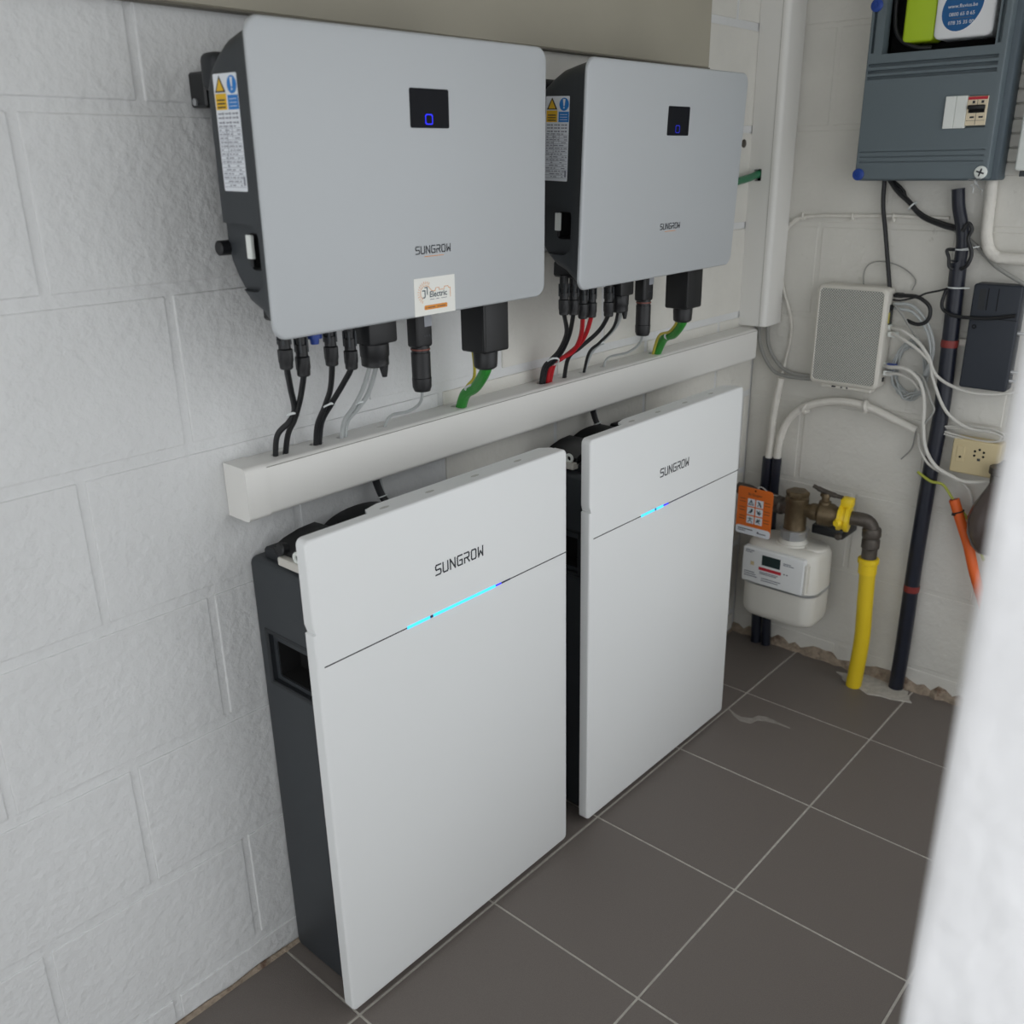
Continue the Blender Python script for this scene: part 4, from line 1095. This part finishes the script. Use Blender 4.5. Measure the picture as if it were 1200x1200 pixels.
yc = thing('yellow_clamp', (1.44, -.41, .52), 'yellow plastic sealing clamp locked around the gas pipe', 'clamp')
obj('clamp_ring', MB().lathe((1.436,-.388,.563),(1.443,-.424,.562),[(0,.034),(.05,.041),(.3,.041),(.35,.037),(.6,.037),(.65,.042),(.95,.042),(1,.034)],18), 'clamp_yellow', yc)
obj('clamp_tab', MB().bbox((1.425,-.428,.598),(1.458,-.392,.628),.006,2), 'clamp_yellow', yc)
obj('clamp_knob', MB().lathe((1.405,-.402,.556),(1.390,-.400,.556),[(0,.014),(.6,.012),(1,.009)],12), 'clamp_yellow', yc)
el = thing('gas_elbow', (1.46, -.484, .44), 'dark iron pipe elbow between yellow clamp and yellow pipe', 'pipe')
obj('elbow_tube', MB().tube([(1.44,-.405,.563),(1.45,-.445,.565),(1.457,-.470,.560),(1.462,-.484,.540),(1.462,-.486,.50)], .0215, 16), 'iron', el)
obj('elbow_band', MB().lathe((1.462,-.484,.542),(1.462,-.486,.512),[(0,.0255),(.15,.028),(.85,.028),(1,.0255)],18), 'iron', el)
obj('coupling', MB().lathe((1.462,-.486,.512),(1.462,-.486,.440),[(0,.022),(.12,.027),(.45,.027),(.5,.023),(1,.023)],14), 'iron', el)
yp = thing('yellow_gas_pipe', (1.463, -.489, 0), 'yellow plastic gas pipe rising out of the floor', 'pipe')
obj('collar', MB().lathe((1.462,-.486,.445),(1.462,-.487,.395),[(0,.028),(.05,.0315),(.3,.0315),(.36,.0275),(1,.0275)],20), 'clamp_yellow', yp)
obj('pipe', MB().tube([(1.462,-.487,.42),(1.462,-.492,.30),(1.463,-.497,.18),(1.463,-.493,.07),(1.463,-.489,.0)], .0238, 18), 'gas_yellow', yp)
sb = thing('meter_bracket', (1.53, -.37, .47), 'black steel bracket behind the gas meter\'s neck', 'bracket')
obj('bracket_arm', MB().bbox((1.455,-.402,.482),(1.5645,-.300,.512),.004,2), 'black_plastic', sb)
obj('bracket_bolt', MB().lathe((1.456,-.388,.492),(1.448,-.388,.492),[(0,.013),(.6,.012),(1,.008)],12), 'iron', sb)
obj('inlet_pipe', MB().tube([(1.44,-.17,.560),(1.455,-.12,.560),(1.47,-.07,.57),(1.47,-.03,.57)], .019, 12), 'iron', None, 'dark iron pipe behind the orange tag', 'pipe', org=(1.47,-.03,.57))
# orange tag
tg = thing('warning_tag', (1.335, -.16, .47), 'orange and white safety tag hanging beside the gas valve', 'tag')
mb = MB(); slab(mb, 'x', -.2205, -.1015, .474, .630, 1.3366, 1.3350, .010, 0, 5)
# tilt the tag a little: lower edge follows the hand-hung slope
card = obj('tag_card', mb, 'tag_orange', tg)
mb = MB(); slab(mb, 'x', -.2202, -.1018, .4743, .501, 1.3352, 1.3345, .009, 0, 5); obj('tag_footer', mb, 'label_white', card)
for r0 in range(3):
    for c0 in range(2):
        y0 = -.137 - .0285*c0; z0 = .570 - .0285*r0
        pic = obj('pictogram', MB().box((1.3352, y0, z0), (1.3345, y0 - .0245, z0 + .0245)), 'label_white', card)
        rs = random.Random(r0*2 + c0)
        ln = [[(.005 + .014*rs.random(), .004 + .016*rs.random()) for _ in range(5)] for _ in range(2)]
        if r0 == 0 and c0 == 0: ln = [[(.004,.005),(.020,.005),(.012,.020),(.004,.005)], [(.012,.009),(.012,.015)]]
        if r0 == 2 and c0 == 0: ln = [[(.005,.004),(.012,.012),(.019,.004)], [(.012,.012),(.012,.020)], [(.005,.016),(.019,.016)]]
        obj('pictogram_print', strokes(MB(), ln, .0022, (1.3345, y0, z0), (0,-1,0), (0,0,1), (-.0004,0,0)), 'teal_ink', card)
obj('tag_title', text_mesh('Bij Gasgeur', .0105, (1.3346, -.161, .6055), (0,-1,0), (0,0,1), 'CENTER'), 'ink', card)
mb = MB()
for k in range(9):
    z_ = .590 - .0095*k
    if k % 3 == 2: continue
    mb.box((1.3352, -.110, z_), (1.3346, -.130, z_ + .0014)); mb.box((1.3352, -.194, z_), (1.3346, -.213, z_ + .0014))
mb.box((1.3346, -.110, .490), (1.3342, -.160, .4925)); mb.box((1.3346, -.110, .484), (1.3342, -.135, .486)); mb.box((1.3346, -.176, .484), (1.3342, -.206, .4865)); mb.box((1.3346, -.176, .4865), (1.3342, -.181, .4905))
obj('tag_print', mb, 'ink', card, kind='stuff')
obj('tag_hole', MB().lathe((1.3345,-.161,.622),(1.3352,-.161,.622),[(0,.003),(1,.003)],12), 'void', card)
obj('tag_string', MB().tube([(1.336,-.161,.622),(1.36,-.165,.630),(1.40,-.18,.60),(1.43,-.19,.586)], .0012, 6), 'white_cable', tg)

# the hung cabinets sit a touch out of true
for o_, d_, r_ in ((inv1, (.0014, .0038, .004), (.0178, -.0043, -.0026)), (inv2, (-.0002, .0083, .0076), (.0432, -.0055, .0027)),
                   (bat1, (-.0037, -.0030, 0), (-.0065, .0, -.001)), (bat2, (.005, .0, 0), (-.006, 0, -.003))):
    o_.location = Vector(o_.location) + Vector(d_)
    o_.rotation_euler = r_
